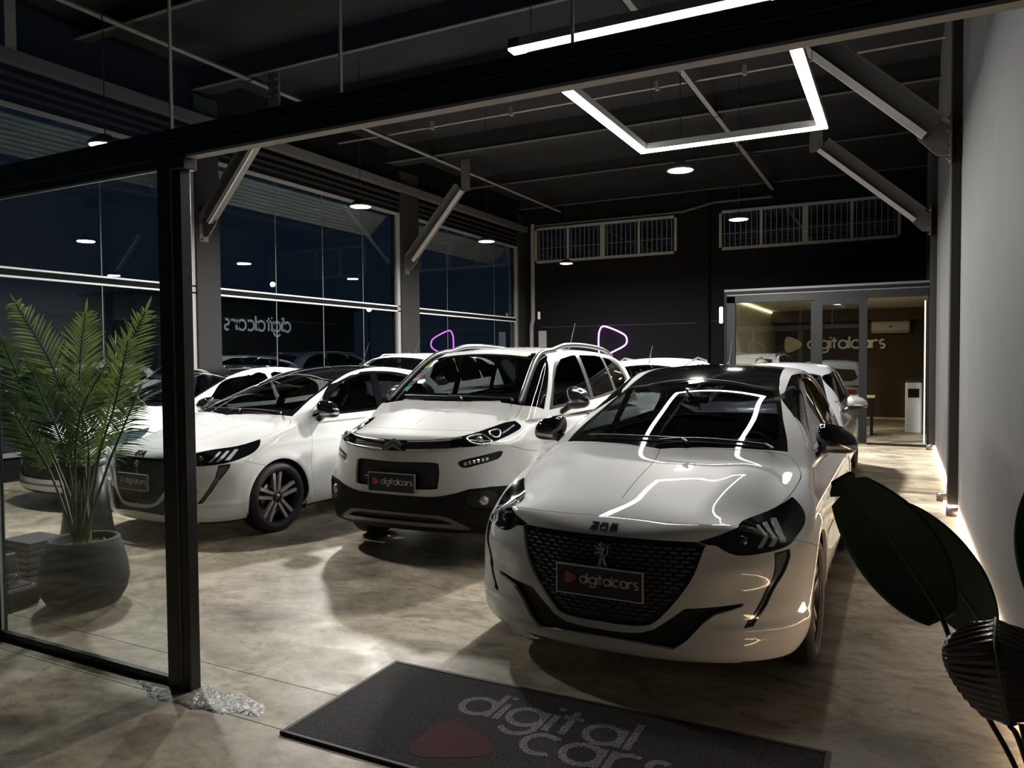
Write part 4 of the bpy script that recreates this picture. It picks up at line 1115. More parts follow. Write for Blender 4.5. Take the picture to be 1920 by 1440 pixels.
# ---------------------------------------------------------------- room materials
def concrete():
    m = bpy.data.materials.new('polished_concrete'); m.use_nodes = True; nt = m.node_tree; L = nt.links
    b = nt.nodes['Principled BSDF']; tc = nt.nodes.new('ShaderNodeTexCoord')
    def noise(scale, detail, sc=(1, 1, 1), dist=0, rough=.5):
        mp = nt.nodes.new('ShaderNodeMapping'); mp.inputs['Scale'].default_value = sc; L.new(tc.outputs['Object'], mp.inputs[0])
        n = nt.nodes.new('ShaderNodeTexNoise'); n.inputs['Scale'].default_value = scale; n.inputs['Detail'].default_value = detail; n.inputs['Distortion'].default_value = dist
        n.inputs['Roughness'].default_value = rough
        L.new(mp.outputs[0], n.inputs['Vector']); return n.outputs[0]
    def ramp(src, stops):
        r = nt.nodes.new('ShaderNodeValToRGB'); e = r.color_ramp.elements
        e[0].position, e[0].color = stops[0][0], (*stops[0][1], 1); e[1].position, e[1].color = stops[-1][0], (*stops[-1][1], 1)
        for p, c in stops[1:-1]: q = e.new(p); q.color = (*c, 1)
        L.new(src, r.inputs[0]); return r.outputs[0]
    def mixc(f, a, c, mode='MIX'):
        x = nt.nodes.new('ShaderNodeMix'); x.data_type = 'RGBA'; x.blend_type = mode
        for i, v in ((0, f), (6, a), (7, c)):
            if hasattr(v, 'links'): L.new(v, x.inputs[i])
            else: x.inputs[i].default_value = v if i == 0 else (*v, 1)
        return x.outputs[2]
    base = ramp(noise(1.1, 8, (1, 1.6, 1), 1.2, .62), [(.30, (.17, .15, .115)), (.46, (.37, .325, .25)), (.58, (.53, .47, .37)), (.72, (.66, .60, .49))])
    blot = ramp(noise(3.2, 9, (1, 1.5, 1), 1.5, .68), [(.34, (.52, .48, .43)), (.52, (1, 1, 1))])
    c = mixc(.75, base, blot, 'MULTIPLY')
    sc = ramp(noise(10, 9, (1, 1.35, 1), 1.2, .70), [(.34, (.62, .58, .52)), (.47, (1, 1, 1)), (.62, (1.12, 1.11, 1.08))])
    c = mixc(.85, c, sc, 'MULTIPLY')
    st = ramp(noise(.45, 3, (1, 1, 1), .6), [(.42, (1, 1, 1)), (.60, (.72, .68, .62))])
    c = mixc(.8, c, st, 'MULTIPLY')
    L.new(c, b.inputs['Base Color'])
    mr = nt.nodes.new('ShaderNodeMapRange'); L.new(noise(2.5, 6, (1, 1.5, 1), .8), mr.inputs[0]); mr.inputs[1].default_value = .3; mr.inputs[2].default_value = .7; mr.inputs[3].default_value = .34; mr.inputs[4].default_value = .58
    L.new(mr.outputs[0], b.inputs['Roughness'])
    bp = nt.nodes.new('ShaderNodeBump'); bp.inputs['Strength'].default_value = .25; bp.inputs['Distance'].default_value = .004; L.new(noise(9, 8, (1, 1.6, 1), 1.), bp.inputs['Height']); L.new(bp.outputs[0], b.inputs['Normal'])
    return m
FLOOR = concrete()
M_wall = mat('grey_wall', (.078, .078, .080), .75, noise=(3, .25, (.092, .092, .093)), bump=(40, .15, .002), spec=.12)
M_black = mat('black_wall', (.0032, .0032, .0042), .8, noise=(2, .3, (.0044, .0044, .0054)), bump=(30, .2, .002), spec=.12)
M_dark = mat('dark_column', (.022, .0215, .0215), .75, bump=(30, .2, .002), spec=.12)
M_ceil = mat('dark_ceiling', (.017, .0175, .0185), .9, noise=(1.5, .25, (.012, .0125, .0135)), spec=.12)
M_joist = mat('ceiling_beam', (.075, .074, .074), .7, spec=.12)
M_profile = mat('galvanised_profile', (.19, .18, .175), .6, noise=(8, .3, (.13, .125, .12)))
M_steel = mat('black_steel', (.010, .010, .011), .38, noise=(6, .3, (.018, .017, .017)), coat=.2)
M_flange = mat('steel_flange', (.42, .40, .39), .6)
M_alu = mat('pale_aluminium', (.22, .22, .215), .5)
M_white = mat('white_rail', (.75, .75, .73), .4)
M_office = mat('office_brown', (.085, .063, .040), .75, spec=.12)
M_frame = mat('frame_grey', (.009, .010, .010), .5, spec=.12)
G_store = glassmat('store_glass', (.90, .93, .93), 1.5, boost=.8)
G_wall = glassmat('night_glass', (.82, .88, .92), 1.5, boost=1.0)
G_office = glassmat('office_glass', (.86, .88, .86), 1.5, boost=1.0)
G_bars = glassmat('window_pane', (.75, .8, .9), 1.5)

def bobj(name, mat_, *boxes, parent=None, bev=0, label=None):
    m = MB()
    for a, b in boxes: m.box(a, b, bev=bev)
    return m.build(name, mat_, parent, label)
XR, XL, YF, YB, ZC, YS = .52, -10.3, -3.2, 20.8, 6.2, 2.43

# floor: three slabs meeting in recessed joints
cuts_x = [-16, -4.9, 3.5]; 
fl = bobj('floor', mat('joint_dark', (.03, .028, .026), .8), ((-16, -6, -.14), (3.5, 24, -.012))); struct(fl)
fy = [-6, 2.335, 2.69, 6.6, 10.45, 14.3, 18.1, 24]
for i in range(2):
    for j in range(len(fy) - 1):
        g = .003 if j not in (1,) else .002
        if j < 2 and i == 0: xa, xb = -16, -4.9
        else: xa, xb = cuts_x[i], cuts_x[i + 1]
        bobj('slab', FLOOR, ((xa + g, fy[j] + g, -.012), (xb - g, fy[j + 1] - g, 0)), parent=fl)

# right wall with its pilasters
w = struct(bobj('wall_right', M_wall, ((XR, YF, 0), (XR + .2, YB + .2, ZC + .13))))
for y, x in ((8.78, .43), (14.55, .43)):
    bobj('pilaster', M_dark, ((x, y, 0), (XR + .001, y + .22, ZC)), parent=w, bev=.008)  # dark colour carries the shade on the pilaster's front face
bobj('conduit', M_profile, ((XR - .03, 9.55, .1), (XR, 9.58, 5.6)), parent=w)
# left wall: plinth, columns, head and three glazed bays
wl = struct(bobj('wall_left', M_black, ((XL - .2, YS, 0), (XL, YB + .2, .32)), ((XL - .2, YS, 4.92), (XL, YB + .2, ZC + .13))))
bobj('wall_moulding', M_dark, ((XL - .0, YS, 5.02), (XL + .03, YB, 5.06)), ((XL, YS, 5.14), (XL + .05, YB, 5.17)), ((XL, YS, 5.26), (XL + .07, YB, 5.30)), parent=wl)
for y0, y1 in ((8.66, 9.15), (14.35, 15.08), (20.35, 20.8)):
    struct(bobj('column', M_dark, ((XL - .22, y0, 0), (XL + .08, y1, ZC - .3)), bev=.01))
bays = [(YS, 8.66, (4.6, 5.62, 7.06)), (9.15, 14.35, (10.5, 11.78, 13.05)), (15.08, 20.35, (16.45, 18.95))]
for k, (y0, y1, ms) in enumerate(bays):
    wn = struct(bobj('window_%d' % (k + 1), M_alu, ((XL - .02, y1 - .11, .32), (XL + .045, y1, 4.92)), ((XL - .02, y0, 4.86), (XL + .03, y1, 4.92)), ((XL - .02, y0, .32), (XL + .03, y1, .38))))
    zr0, zr1 = 2.665, 2.79
    bobj('transom', M_black, ((XL - .03, y0, zr0 + .02), (XL + .03, y1 - .0, zr1 - .02)), parent=wn)
    bobj('transom_edge', M_white, ((XL + .0, y0, zr1 - .02), (XL + .045, y1 + .0, zr1 + .005)), parent=wn)
    bobj('transom_edge', M_white, ((XL + .0, y0, zr0 - .005), (XL + .045, y1 + .0, zr0 + .02)), parent=wn)
    ys = [y0] + list(ms) + [y1 - .11]
    for a, b in zip(ys[:-1], ys[1:]):
        for z0, z1 in ((.38, zr0), (zr1, 4.86)):
            bobj('pane', G_wall, ((XL - .008, a + .006, z0), (XL - .002, b - .006, z1)), parent=wn)
    for y in ms:
        bobj('glass_joint', mat('joint_pale', (.16, .17, .17), .5), ((XL - .011, y - .006, .38), (XL - .001, y + .006, 4.86)), parent=wn)
# reversed lettering stuck on the second bay
m = MB(); s = .175; Lt = textlen('digitalcars', s, .24)
text(m, 'digitalcars', 0, 0, s, .22, 0, .003, lambda u, v, w_: (XL - .012 - w_, 10.86 - u, 2.10 + v), .24)
tag(m.build('window_lettering', mat('letter_grey', (.10, .10, .10), .6), None), 'reversed grey company lettering on the left window glass', 'lettering')

# back wall and its two barred window strips
wb_ = struct(bobj('wall_back', M_black, ((XL - .2, YB, 0), (XR + .2, YB + .2, ZC + .13))))
bobj('wall_joint', mat('joint_dark', (.03, .028, .026), .8), ((-9.7, YB - .006, 2.50), (-4.9, YB, 2.515)), ((-4.75, YB - .006, 2.54), (-3.1, YB, 2.555)), parent=wb_)
bobj('wall_pilaster', M_black, ((-4.98, YB - .10, 0), (-4.65, YB, ZC)), parent=wb_)
M_bar = mat('window_bar', (.095, .095, .10), .5)
def barred(n, x0, x1, z0, z1):
    w = struct(bobj('window_%d' % n, mat('night_recess', (.010, .014, .026), .6), ((x0, YB - .02, z0), (x1, YB - .004, z1))))
    fw = .07; xm = (x0 + x1) / 2; q1 = (x0 + xm) / 2; q3 = (xm + x1) / 2
    bobj('window_frame', M_alu, ((x0, YB - .11, z0), (x1, YB - .02, z0 + fw)), ((x0, YB - .11, z1 - fw), (x1, YB - .02, z1)), ((x0, YB - .11, z0), (x0 + fw, YB - .02, z1)), ((x1 - fw, YB - .11, z0), (x1, YB - .02, z1)), ((xm - .07, YB - .115, z0), (xm + .07, YB - .02, z1)), parent=w)
    for q in (q1, q3): bobj('sash_stile', M_alu, ((q - .035, YB - .105, z0 + fw), (q + .035, YB - .02, z1 - fw)), parent=w)
    for a, b in ((x0 + fw, q1 - .035), (q1 + .035, xm - .07), (xm + .07, q3 - .035), (q3 + .035, x1 - fw)):
        bobj('pane', G_bars, ((a, YB - .07, z0 + fw), (b, YB - .065, z1 - fw)), parent=w)
        for i in range(7):
            x = a + (b - a) * (i + .5) / 7
            bobj('window_bar', M_bar, ((x - .011, YB - .10, z0 + .05), (x + .011, YB - .078, z1 - .05)), parent=w)
        bobj('window_bar', M_bar, ((a, YB - .095, z0 + .42), (b, YB - .08, z0 + .437)), parent=w)
barred(4, -9.85, -5.52, 4.43, 5.48)
barred(5, -4.37, -.03, 4.43, 5.48)
m = MB(); m.tube([(-9.98, YB - .085, 1.6), (-9.98, YB - .085, 2.55), (-9.93, YB - .085, 2.75), (-9.93, YB - .085, 5.62)], .07, 8)
tag(m.build('cable_duct', M_profile), 'grey duct down the back corner beside the barred window', 'duct')
m = MB(); m.tube([(-9.84, YB - .05, 5.56), (-5.4, YB - .05, 5.56), (-4.5, YB - .13, 5.72), (-3, YB - .13, 5.72)], .035, 8)
m.build('wall_conduit', M_joist, wb_)
bobj_ = bobj('junction_box', M_alu, ((-9.75, YB - .10, 1.9), (-9.5, YB - .02, 2.4)), bev=.01); tag(bobj_, 'small grey wall box behind the white car with silver roof bars', 'box')
bobj_ = bobj('wall_switch', M_white, ((XL + .5, YB - .04, 2.75), (XL + .58, YB, 2.98)), bev=.01); tag(bobj_, 'small white switch in the far left corner', 'switch')

# ceiling, joists, profiles
ce = struct(bobj('ceiling', M_ceil, ((XL - .2, YF, ZC + .12), (XR + .2, YB + .2, ZC + .25))))
for y, wd_, dp in ((-.5, .16, .2), (1.6, .16, .2), (4.6, .16, .2), (6.75, .20, .24), (8.7, .34, .34), (10.45, .2, .24), (13.95, .40, .34), (17.4, .20, .24), (20.6, .2, .24)):
    bobj('ceiling_beam', M_ceil, ((XL, y, ZC + .12 - dp), (XR, y + wd_, ZC + .12)), parent=ce)
    bobj('beam_flange', M_joist, ((XL, y - .03, ZC + .10 - dp), (XR, y + .035, ZC + .12 - dp)), parent=ce)
for x in (-9.05, -3.02):
    for y0, y1 in ((-1, 8.7), (8.75, 14.0), (14.05, YB)):
        bobj('ceiling_profile', M_profile, ((x - .05, y0, 5.91), (x + .05, y1, 5.925)), ((x - .05, y0, 5.91), (x - .035, y1, 5.99)), parent=ce)
struct(bobj('edge_beam', M_joist, ((XL + .02, YS, 5.40), (XL + .18, YB, 5.56))))
m = MB(); m.tube([(XL, 12.3, 6.0), (XR, 12.3, 6.0)], .022, 8)
for x in (-8, -6.3, -5, -3.6, -2.2, -.9): m.box((x - .03, 12.26, 5.955), (x + .03, 12.34, 6.1))
tag(m.build('ceiling_conduit', M_profile), 'thin grey conduit with clips crossing under the ceiling', 'conduit')

bobj('hanger_post', M_profile, ((XL + .04, 5.72, 5.56), (XL + .16, 5.86, 6.25)), parent=ce)
# steel knee braces from wall to ceiling
def brace(x0, z0, x1, z1, y, lab, plate=True):
    d = 1 if x1 > x0 else -1
    t = thing('knee_brace', lab, 'brace', (x0, y, z0), 0, 'steel channel braces between walls and ceiling')
    P = Vector((x1 - x0, 0, z1 - z0)); L_ = P.length; a = math.atan2(P.z, P.x)
    M = Matrix.Rotation(-a, 4, 'Y')
    m = MB(); hw = .13
    m.box((.22, -.035, -hw / 1), (L_ - .18, -.028, hw), M)
    m.box((.22, -.10, -hw * d - .005), (L_ - .18, .03, -hw * d + .005), M)
    m.box((.22, -.10, hw * d - .005), (L_ - .18, .03, hw * d + .005), M)
    m.build('channel', mat('brace_grey', (.085, .082, .078), .5), t)
    e = MB(); e.box((.22, -.118, -hw * d - .03 * d), (L_ - .19, -.10, -hw * d + .045 * d), M); e.build('channel_lip', mat('brace_lip', (.62, .61, .60), .5), t)
    g = MB()
    pl = [(0, -.13), (0, .16), (d * .13, .24), (d * .36, .34), (d * .30, .06), (d * .13, -.12)]
    g.prism(pl, -.012, .012, lambda u, v, w_: (u, w_, v)); g.box((0 if d > 0 else -.02, -.09, -.20), (.02 if d > 0 else 0, .09, .26))
    g.build('gusset_plate', mat('gusset', (.075, .07, .068), .5), t)
    if plate:
        g = MB(); g.box((P.x - .10, -.01, P.z - .22), (P.x + .12, .01, P.z + .08)); g.box((P.x - .09, -.02, P.z + .05), (P.x + .12, .02, 5.98 - z0)); g.build('hanger_plate', mat('gusset', (.075, .07, .068), .5), t)
        for bx_ in (-.05, .08):
            for bz in (.30, .42, .54):
                q = MB(); q.lathe([(0, -.03), (.016, -.03), (.016, -.018)], 6, Matrix.Translation((P.x + bx_, 0, P.z + bz - .1)), axis='y'); q.build('bolt', M_profile, t)
    for bz in (-.17, -.06, .10, .22):
        q = MB(); q.lathe([(0, 0), (.018, 0), (.018, .03)], 6, Matrix.Translation((d * .02, -.05, bz)) @ Matrix.Rotation(d * PI / 2, 4, 'Y')); q.build('bolt', M_profile, t)
    return t
brace(XL + .08, 3.72, -8.62, 5.42, 8.80, 'steel channel brace on the nearest left column, half behind the storefront beam')
brace(XL + .08, 3.74, -8.62, 5.50, 14.55, 'steel channel brace on the second left column with hanger plate above')
brace(.43, 3.68, -1.33, 5.35, 8.76, 'steel channel brace on the nearer right pilaster, beside the glowing frame lamp')
brace(.43, 3.76, -1.38, 5.40, 14.50, 'steel channel brace on the farther right pilaster, over the office')
# ---------------------------------------------------------------- storefront
def framebox(name, a, b, mat_=None, parent=None, bev=.004): return bobj(name, mat_ or M_steel, (a, b), parent=parent, bev=bev)
post = struct(framebox('column', (-3.086, YS - .032, 0), (-2.998, YS + .035, 2.50)))
framebox('post_channel', (-2.988, YS - .026, 0), (-2.938, YS + .035, 2.50), parent=post)
framebox('post_highlight_bead', (-2.999, YS - .031, 0), (-2.988, YS - .012, 2.48), M_profile, post, 0)  # pale bead: highlight line between post and channel put in as colour
framebox('column_cap', (-2.999, YS - .036, 2.43), (-2.90, YS + .04, 2.49), parent=post)
bm_ = struct(framebox('beam', (-9.5, YS - .03, 2.560), (XR, YS + .04, 2.618)))
framebox('beam_lower', (-9.5, YS - .015, 2.492), (XR, YS + .06, 2.560), parent=bm_)
framebox('beam_bead', (-9.5, YS - .034, 2.556), (XR, YS - .028, 2.5595), M_joist, bm_, 0)
bobj('beam_flange', M_flange, ((-2.95, YS - .022, 2.481), (XR, YS + .03, 2.493)), parent=bm_)
for x in (-9.42, -7.5, -6.0, -4.54):
    struct(framebox('column', (x - .035, YS - .03, 0), (x + .035, YS + .035, 2.49)))
w6 = struct(framebox('window_6', (-9.5, YS - .014, 0), (-3.075, YS + .022, .040)))
xs = [-9.375, -7.545, -7.455, -6.045, -5.955, -4.575, -4.505, -3.093]
for a, b in zip(xs[::2], xs[1::2]):
    bobj('pane', G_store, ((a, YS, .045), (b, YS + .008, 2.49)), parent=w6)
    bobj('glazing_bead', M_steel, ((a, YS - .015, 2.455), (b, YS + .02, 2.49)), parent=w6)
    bobj('glass_edge', mat('glass_edge', (.42, .47, .47), .3), ((a, YS - .003, .045), (a + .006, YS + .011, 2.455)), ((a, YS - .003, 2.447), (b, YS + .011, 2.455)), parent=w6)
w7 = struct(bobj('window_7', M_steel, ((-9.5, YS - .02, 4.7), (XR, YS + .04, 4.78))))
px = [-9.4, -8.02, -7.02, -6.02, -5.02, -3.02, -2.02, -1.01, 0, XR]
for a, b in zip(px[:-1], px[1:]):
    bobj('pane', G_store, ((a + .004, YS, 2.618), (b - .004, YS + .008, 4.7)), parent=w7)
for x in px[1:-1]:
    bobj('glass_joint', mat('glass_joint', (.5, .5, .47), .35), ((x - .0045, YS - .002, 2.618), (x + .0045, YS + .010, 4.7)), parent=w7)
struct(bobj('wall_front', M_black, ((XL - .2, YS - .02, 4.78), (XR, YS + .1, ZC)), ((XL - .2, YS - .1, 0), (-9.465, YS + .2, 4.78))))
# chipped mortar skirt round the post foot
rnd = random.Random(5)
m = MB(); ring = []
for k in range(28):
    a = 2 * PI * k / 28; r = 1 + rnd.uniform(-.16, .16)
    ring.append((-2.90 + .30 * math.cos(a) * r + .10 * math.cos(a) , YS - .03 + .105 * math.sin(a) * r))
for q, (sc_, z) in enumerate(((1, .001), (.86, .010), (.5, .016), (.15, .014))):
    pass
vs = []; lv = ((1, .0005), (.86, .007), (.55, .011), (.2, .008))
for sc_, z in lv:
    for x, y in ring: vs.append((-2.9 + (x + 2.9) * sc_, YS - .03 + (y - YS + .03) * sc_, z + rnd.uniform(-.003, .003) * (z > .001)))
fs = [(q * 28 + k, q * 28 + (k + 1) % 28, (q + 1) * 28 + (k + 1) % 28, (q + 1) * 28 + k) for q in range(3) for k in range(28)] + [tuple(84 + k for k in range(28))]
m.add(vs, fs, True)
tag(m.build('mortar_patch', mat('mortar', (.42, .40, .37), .28, bump=(35, 1., .012), noise=(14, .2, (.20, .19, .17)))), 'rough mortar patch round the foot of the black post', 'mortar')
# door mat
matt = thing('door_mat', 'charcoal door mat with faded company lettering by the white car', 'mat', (-2.285, 2.30, 0), math.radians(.4))
m = MB(); m.box((.022, .022, 0), (2.04, .80, .012), bev=.003)
M_mat = mat('mat_pile', (.022, .021, .021), .95, noise=(150, .10, (.085, .080, .078)), bump=(260, 1., .01))
m.build('pile', M_mat, matt)
m = MB(); 
for a, b in (((0, 0, 0), (.022, .825, .014)), ((2.04, 0, 0), (2.062, .825, .014)), ((.022, 0, 0), (2.04, .022, .014)), ((.022, .80, 0), (2.04, .825, .014))): m.box(a, b, bev=.003)
m.build('rubber_border', mat('mat_border', (.012, .012, .012), .6), matt)
M_let = mat('mat_letter', (.48, .46, .45), .95, noise=(150, .08, (.07, .07, .07)), bump=(260, 1., .01))
fnm = lambda u, v, w_: (u, v, .0118 + w_)
m = MB(); text(m, 'digital', .56, .487, .150, .21, 0, .0012, fnm, .28); text(m, 'cars', .95, .305, .150, .21, 0, .0012, fnm, .28)
m.build('mat_lettering', M_let, matt)
m = MB(); m.prism(blob_poly(.715, .245, .165), 0, .0012, fnm); m.build('mat_mark', mat('mat_pink', (.12, .025, .04), .95, noise=(150, .12, (.03, .018, .022))), matt)

# ---------------------------------------------------------------- lights of the place
LAMP_W, RECT_E, STRIP_E = 385, 27, 14
def pendant(x, y, z, lab, power=None):
    t = thing('pendant_lamp', lab, 'lamp', (x, y, z), 0, 'round pendant lamps in the hall')
    m = MB(); m.lathe([(0, .11), (.06, .11), (.085, .08), (.15, .04), (.165, .015), (.165, 0), (.150, 0), (.145, .012)], 28); m.build('lamp_housing', mat('lamp_housing', (.05, .05, .05), .5), t)
    m = MB(); m.lathe([(0, .006), (.145, .006), (.145, .002), (0, .002)], 28); m.build('diffuser', mat('lamp_face', (1, 1, 1), .5, emit=(1, .93, .80), estr=45), t)
    m = MB(); m.tube([(0, 0, .11), (0, 0, 6.32 - z)], .006, 6); m.build('suspension_cord', M_steel, t)
    light('pendant_light', 'AREA', (x, y, z - .012), power or LAMP_W, .29, (1, .975, .92))
pendant(-7.19, 5.0, 3.74, 'round pendant lamp nearest the palm, behind the storefront beam', 120)
pendant(-7.1, 8.96, 3.81, 'bright round pendant lamp before the nearest left window bay')
pendant(-7.1, 12.77, 3.81, 'round pendant lamp right of the second left brace')
pendant(-7.1, 16.66, 3.81, 'small far pendant lamp hanging before the left barred window')
pendant(-2.39, 9.13, 3.81, 'round pendant lamp under the glowing frame lamp')
pendant(-2.39, 12.82, 3.81, 'pendant lamp hanging before the right barred window')
def bar_light(name, a, b, w, h, parent, mat_e, mat_h):
    """aluminium profile with a glowing underside, between two points on a level or sloping line"""
    a = Vector(a); b = Vector(b); d = b - a; L_ = d.length
    rz = math.atan2(d.y, d.x)
    M = Matrix.Translation(a) @ Matrix.Rotation(rz, 4, 'Z')
    m = MB(); m.box((-w / 2, -w / 2, .004), (L_ + w / 2, w / 2, h), M); m.build(name, mat_h, parent)
    m = MB(); m.box((-w / 2, -w / 2, -.012), (L_ + w / 2, w / 2, .003), M); return m.build('light_strip', mat_e, parent)
E_rect = mat('strip_white', (1, 1, 1), .5, emit=(1, .96, .90), estr=RECT_E)
ZR = 3.8; rx0, rx1, ry0, ry1 = -2.51, -.70, 4.98, 8.05
t = thing('frame_lamp', 'glowing white rectangular frame lamp hung over the cars', 'lamp', (rx0, ry0, ZR))
for a, b in (((0, 0, 0), (rx1 - rx0, 0, 0)), ((rx1 - rx0, 0, 0), (rx1 - rx0, ry1 - ry0, 0)), ((rx1 - rx0, ry1 - ry0, 0), (0, ry1 - ry0, 0)), ((0, ry1 - ry0, 0), (0, 0, 0))):
    bar_light('lamp_profile', a, b, .085, .07, t, E_rect, M_alu)
for x, y in ((.1, .05), (rx1 - rx0 - .1, .05), (.1, ry1 - ry0 - .05), (rx1 - rx0 - .1, ry1 - ry0 - .05)):
    m = MB(); m.tube([(x, y, .06), (x, y, 6.32 - ZR)], .003, 5); m.build('suspension_wire', M_steel, t)
# strip along the foot of the right wall
E_warm = mat('strip_warm', (1, 1, 1), .5, emit=(1, .72, .46), estr=STRIP_E)
t = thing('floor_strip_light', 'warm glowing strip light along the foot of the right wall', 'light', (XR, 2.6, .02))
def strip(a, b, hz=.0):
    m = MB(); m.box(a, b); m.build('light_strip', E_warm, t)
strip((-.030, 0, 0), (-.002, 6.15, .026)); strip((-.10, 6.15, 0), (-.002, 6.17, .026)); strip((-.116, 6.15, 0), (-.092, 6.43, .026)); strip((-.10, 6.42, 0), (-.002, 6.44, .026)); strip((-.030, 6.42, 0), (-.002, 11.90, .026))
def spot(x, y, lab):
    t = thing('floor_uplight', lab, 'uplight', (x, y, 0), 0, 'small cylinder uplights at the right wall')
    m = MB(); m.lathe([(0, 0), (.052, 0), (.052, .085), (.044, .085), (.042, .075), (0, .075)], 20); m.build('housing', mat('uplight_body', (.09, .07, .06), .4), t)
    m = MB(); m.lathe([(0, .078), (.040, .078)], 20); m.build('lens', mat('uplight_face', (1, 1, 1), .5, emit=(1, .85, .66), estr=14), t)
    light('uplight_beam', 'SPOT', (x, y, .09), 5, .03, (1, .82, .6), (PI, 0, 0), spot=70)
spot(.40, 9.25, 'cylinder uplight standing alone left of the pilaster foot')
spot(.45, 8.42, 'cylinder uplight in front of the pilaster on the right wall')
spot(.43, 14.2, 'small far uplight beside the office doorway')
# neon outline on the back wall
t = thing('neon_sign', 'purple neon play shape outline on the black back wall', 'neon sign', (-7.46, YB, 2.05))
def neon(dx, dz, s):
    pts = smooth_poly([(-.62, .10), (-.55, .55), (-.30, .72), (.55, .38), (.80, .12), (.72, -.2), (.1, -.52), (-.35, -.72), (-.58, -.6)], 6)
    m = MB(); m.tube([(dx + s * a, -.06, dz + s * b) for a, b in pts], .022, 8, closed=True); return m
neon(0, 0, .60).build('neon_tube', mat('neon', (1, 1, 1), .5, emit=(.62, .09, 1.0), estr=6.5), t)
for dx, dz in ((-.33, .1), (.3, .15), (-.1, -.35)):
    m = MB(); m.tube([(dx, -.06, dz), (dx, 0, dz)], .012, 6); m.build('standoff', M_steel, t)
# office box
OX0, OX1, OY = -2.95, XR, 14.72
of = struct(bobj('partition', M_black, ((OX0, OY, 2.715), (OX1, OY + .12, 2.80)), ((OX0 - .06, OY, 0), (OX0, YB, 2.80))))
bobj('office_roof', M_joist, ((OX0 - .06, OY, 2.80), (OX1, YB, 2.84)), parent=of)
bobj('office_ceiling', mat('office_ceiling', (.50, .46, .38), .8), ((OX0, OY + .12, 2.70), (OX1, YB, 2.715)), parent=of)
bobj('office_wall', M_office, ((OX0, YB - .03, 0), (OX1, YB, 2.70)), parent=of)
bobj('office_side_wall', mat('office_side', (.36, .33, .25), .7), ((OX0, OY + .12, 0), (OX0 + .02, YB, 2.70)), parent=of)
bobj('office_soffit', M_office, ((OX0 + .02, YB - .7, 2.42), (OX1, YB - .03, 2.70)), parent=of)
bobj('office_right_wall', M_office, ((OX1 - .03, OY + .3, 0), (OX1, YB, 2.70)), parent=of)
dr = struct(bobj('door_1', M_frame, ((OX0, OY - .04, 0), (OX0 + .15, OY + .06, 2.70)), ((OX0, OY - .04, 2.58), (.42, OY + .06, 2.715)), ((-1.46, OY - .02, 0), (-1.36, OY + .06, 2.60)), ((.40, OY - .03, 0), (.46, OY + .1, 2.7))))
bobj('door_leaf', M_frame, ((-1.38, OY - .09, .02), (-1.26, OY - .04, 2.60)), ((-.66, OY - .09, .02), (-.53, OY - .04, 2.60)), ((-1.26, OY - .09, 2.48), (-.66, OY - .04, 2.60)), ((-1.26, OY - .09, .02), (-.66, OY - .04, .15)), parent=dr)
bobj('door_pane', G_office, ((-1.26, OY - .07, .15), (-.66, OY - .062, 2.48)), parent=dr)
bobj('fixed_pane', G_office, ((OX0 + .15, OY, .03), (-1.46, OY + .008, 2.58)), parent=dr)
bobj('head_trim', M_joist, ((OX0, OY - .05, 2.715), (OX1 - .1, OY, 2.735)), parent=dr)
bobj('jamb_strip', mat('jamb_glow', (.75, .68, .55), .5, emit=(1, .86, .62), estr=1.2), ((.352, OY + .03, .05), (.372, OY + .05, 2.5)), parent=dr)  # warm glow put into the jamb strip by emission
bobj('threshold', M_frame, ((-.53, OY - .12, 0), (.42, OY + .08, .02)), parent=dr)
t = thing('office_sign', 'pale company sign with round mark on the office back wall', 'sign', (0, YB - .05, 0))
m = MB(); s = .195; x1 = text(m, 'digitalcars', -2.13, 1.765, s, .24, 0, .03, lambda u, v, w_: (u, -w_, v), .25)
M_sign = mat('sign_face', (.80, .77, .72), .4, metal=.2)
m.build('sign_lettering', M_sign, t)
m = MB(); m.prism([(x - 0, z) for x, z in blob_poly(-2.48, 1.87, .22)], 0, .03, lambda u, v, w_: (u, -w_, v)); m.build('sign_mark', mat('sign_mark', (.72, .68, .50), .4, metal=.2), t)
t = thing('air_conditioner', 'cream wall air conditioner high on the office wall', 'air conditioner', (-.66, YB - .03, 2.12))
m = MB(); m.box((0, -.22, 0), (.85, 0, .30), bev=.03); m.build('casing', mat('ac_cream', (.62, .58, .48), .5), t)
bobj('vent_flap', mat('ac_vent', (.35, .32, .27), .5), ((.04, -.225, .02), (.81, -.19, .06)), parent=t, bev=.004)
bobj('display', M_steel, ((.40, -.224, .13), (.45, -.218, .18)), parent=t)
t = thing('water_cooler', 'white water cooler standing by the office doorway', 'water cooler', (.08, 17.1, 0))
m = MB(); m.box((0, 0, 0), (.30, .32, 1.02), bev=.02); m.build('cabinet', mat('cooler_white', (.70, .72, .74), .45), t)
bobj('tap_recess', M_frame, ((.05, -.004, .72), (.25, .01, .90)), parent=t, bev=.004)
bobj('lid', mat('cooler_lid', (.03, .03, .035), .5), ((.02, .02, 1.02), (.28, .30, 1.06)), parent=t, bev=.01)
t = thing('office_desk', 'pale wooden office desk seen through the sliding door', 'desk', (-1.75, 16.3, 0))
bobj('desktop', mat('desk_wood', (.62, .50, .36), .5), ((0, 0, .74), (1.3, .6, .77)), parent=t, bev=.004)
for x in (.04, 1.22): bobj('leg', M_frame, ((x, .03, 0), (x + .04, .57, .74)), parent=t)
m = MB(); m.box((OX0 + .03, OY + .3, 2.66), (OX0 + .05, YB - .75, 2.68))
tag(m.build('ceiling_strip_light', mat('office_strip', (1, 1, 1), .5, emit=(1, .88, .50), estr=7)), 'yellow strip light along the office ceiling edge', 'light')
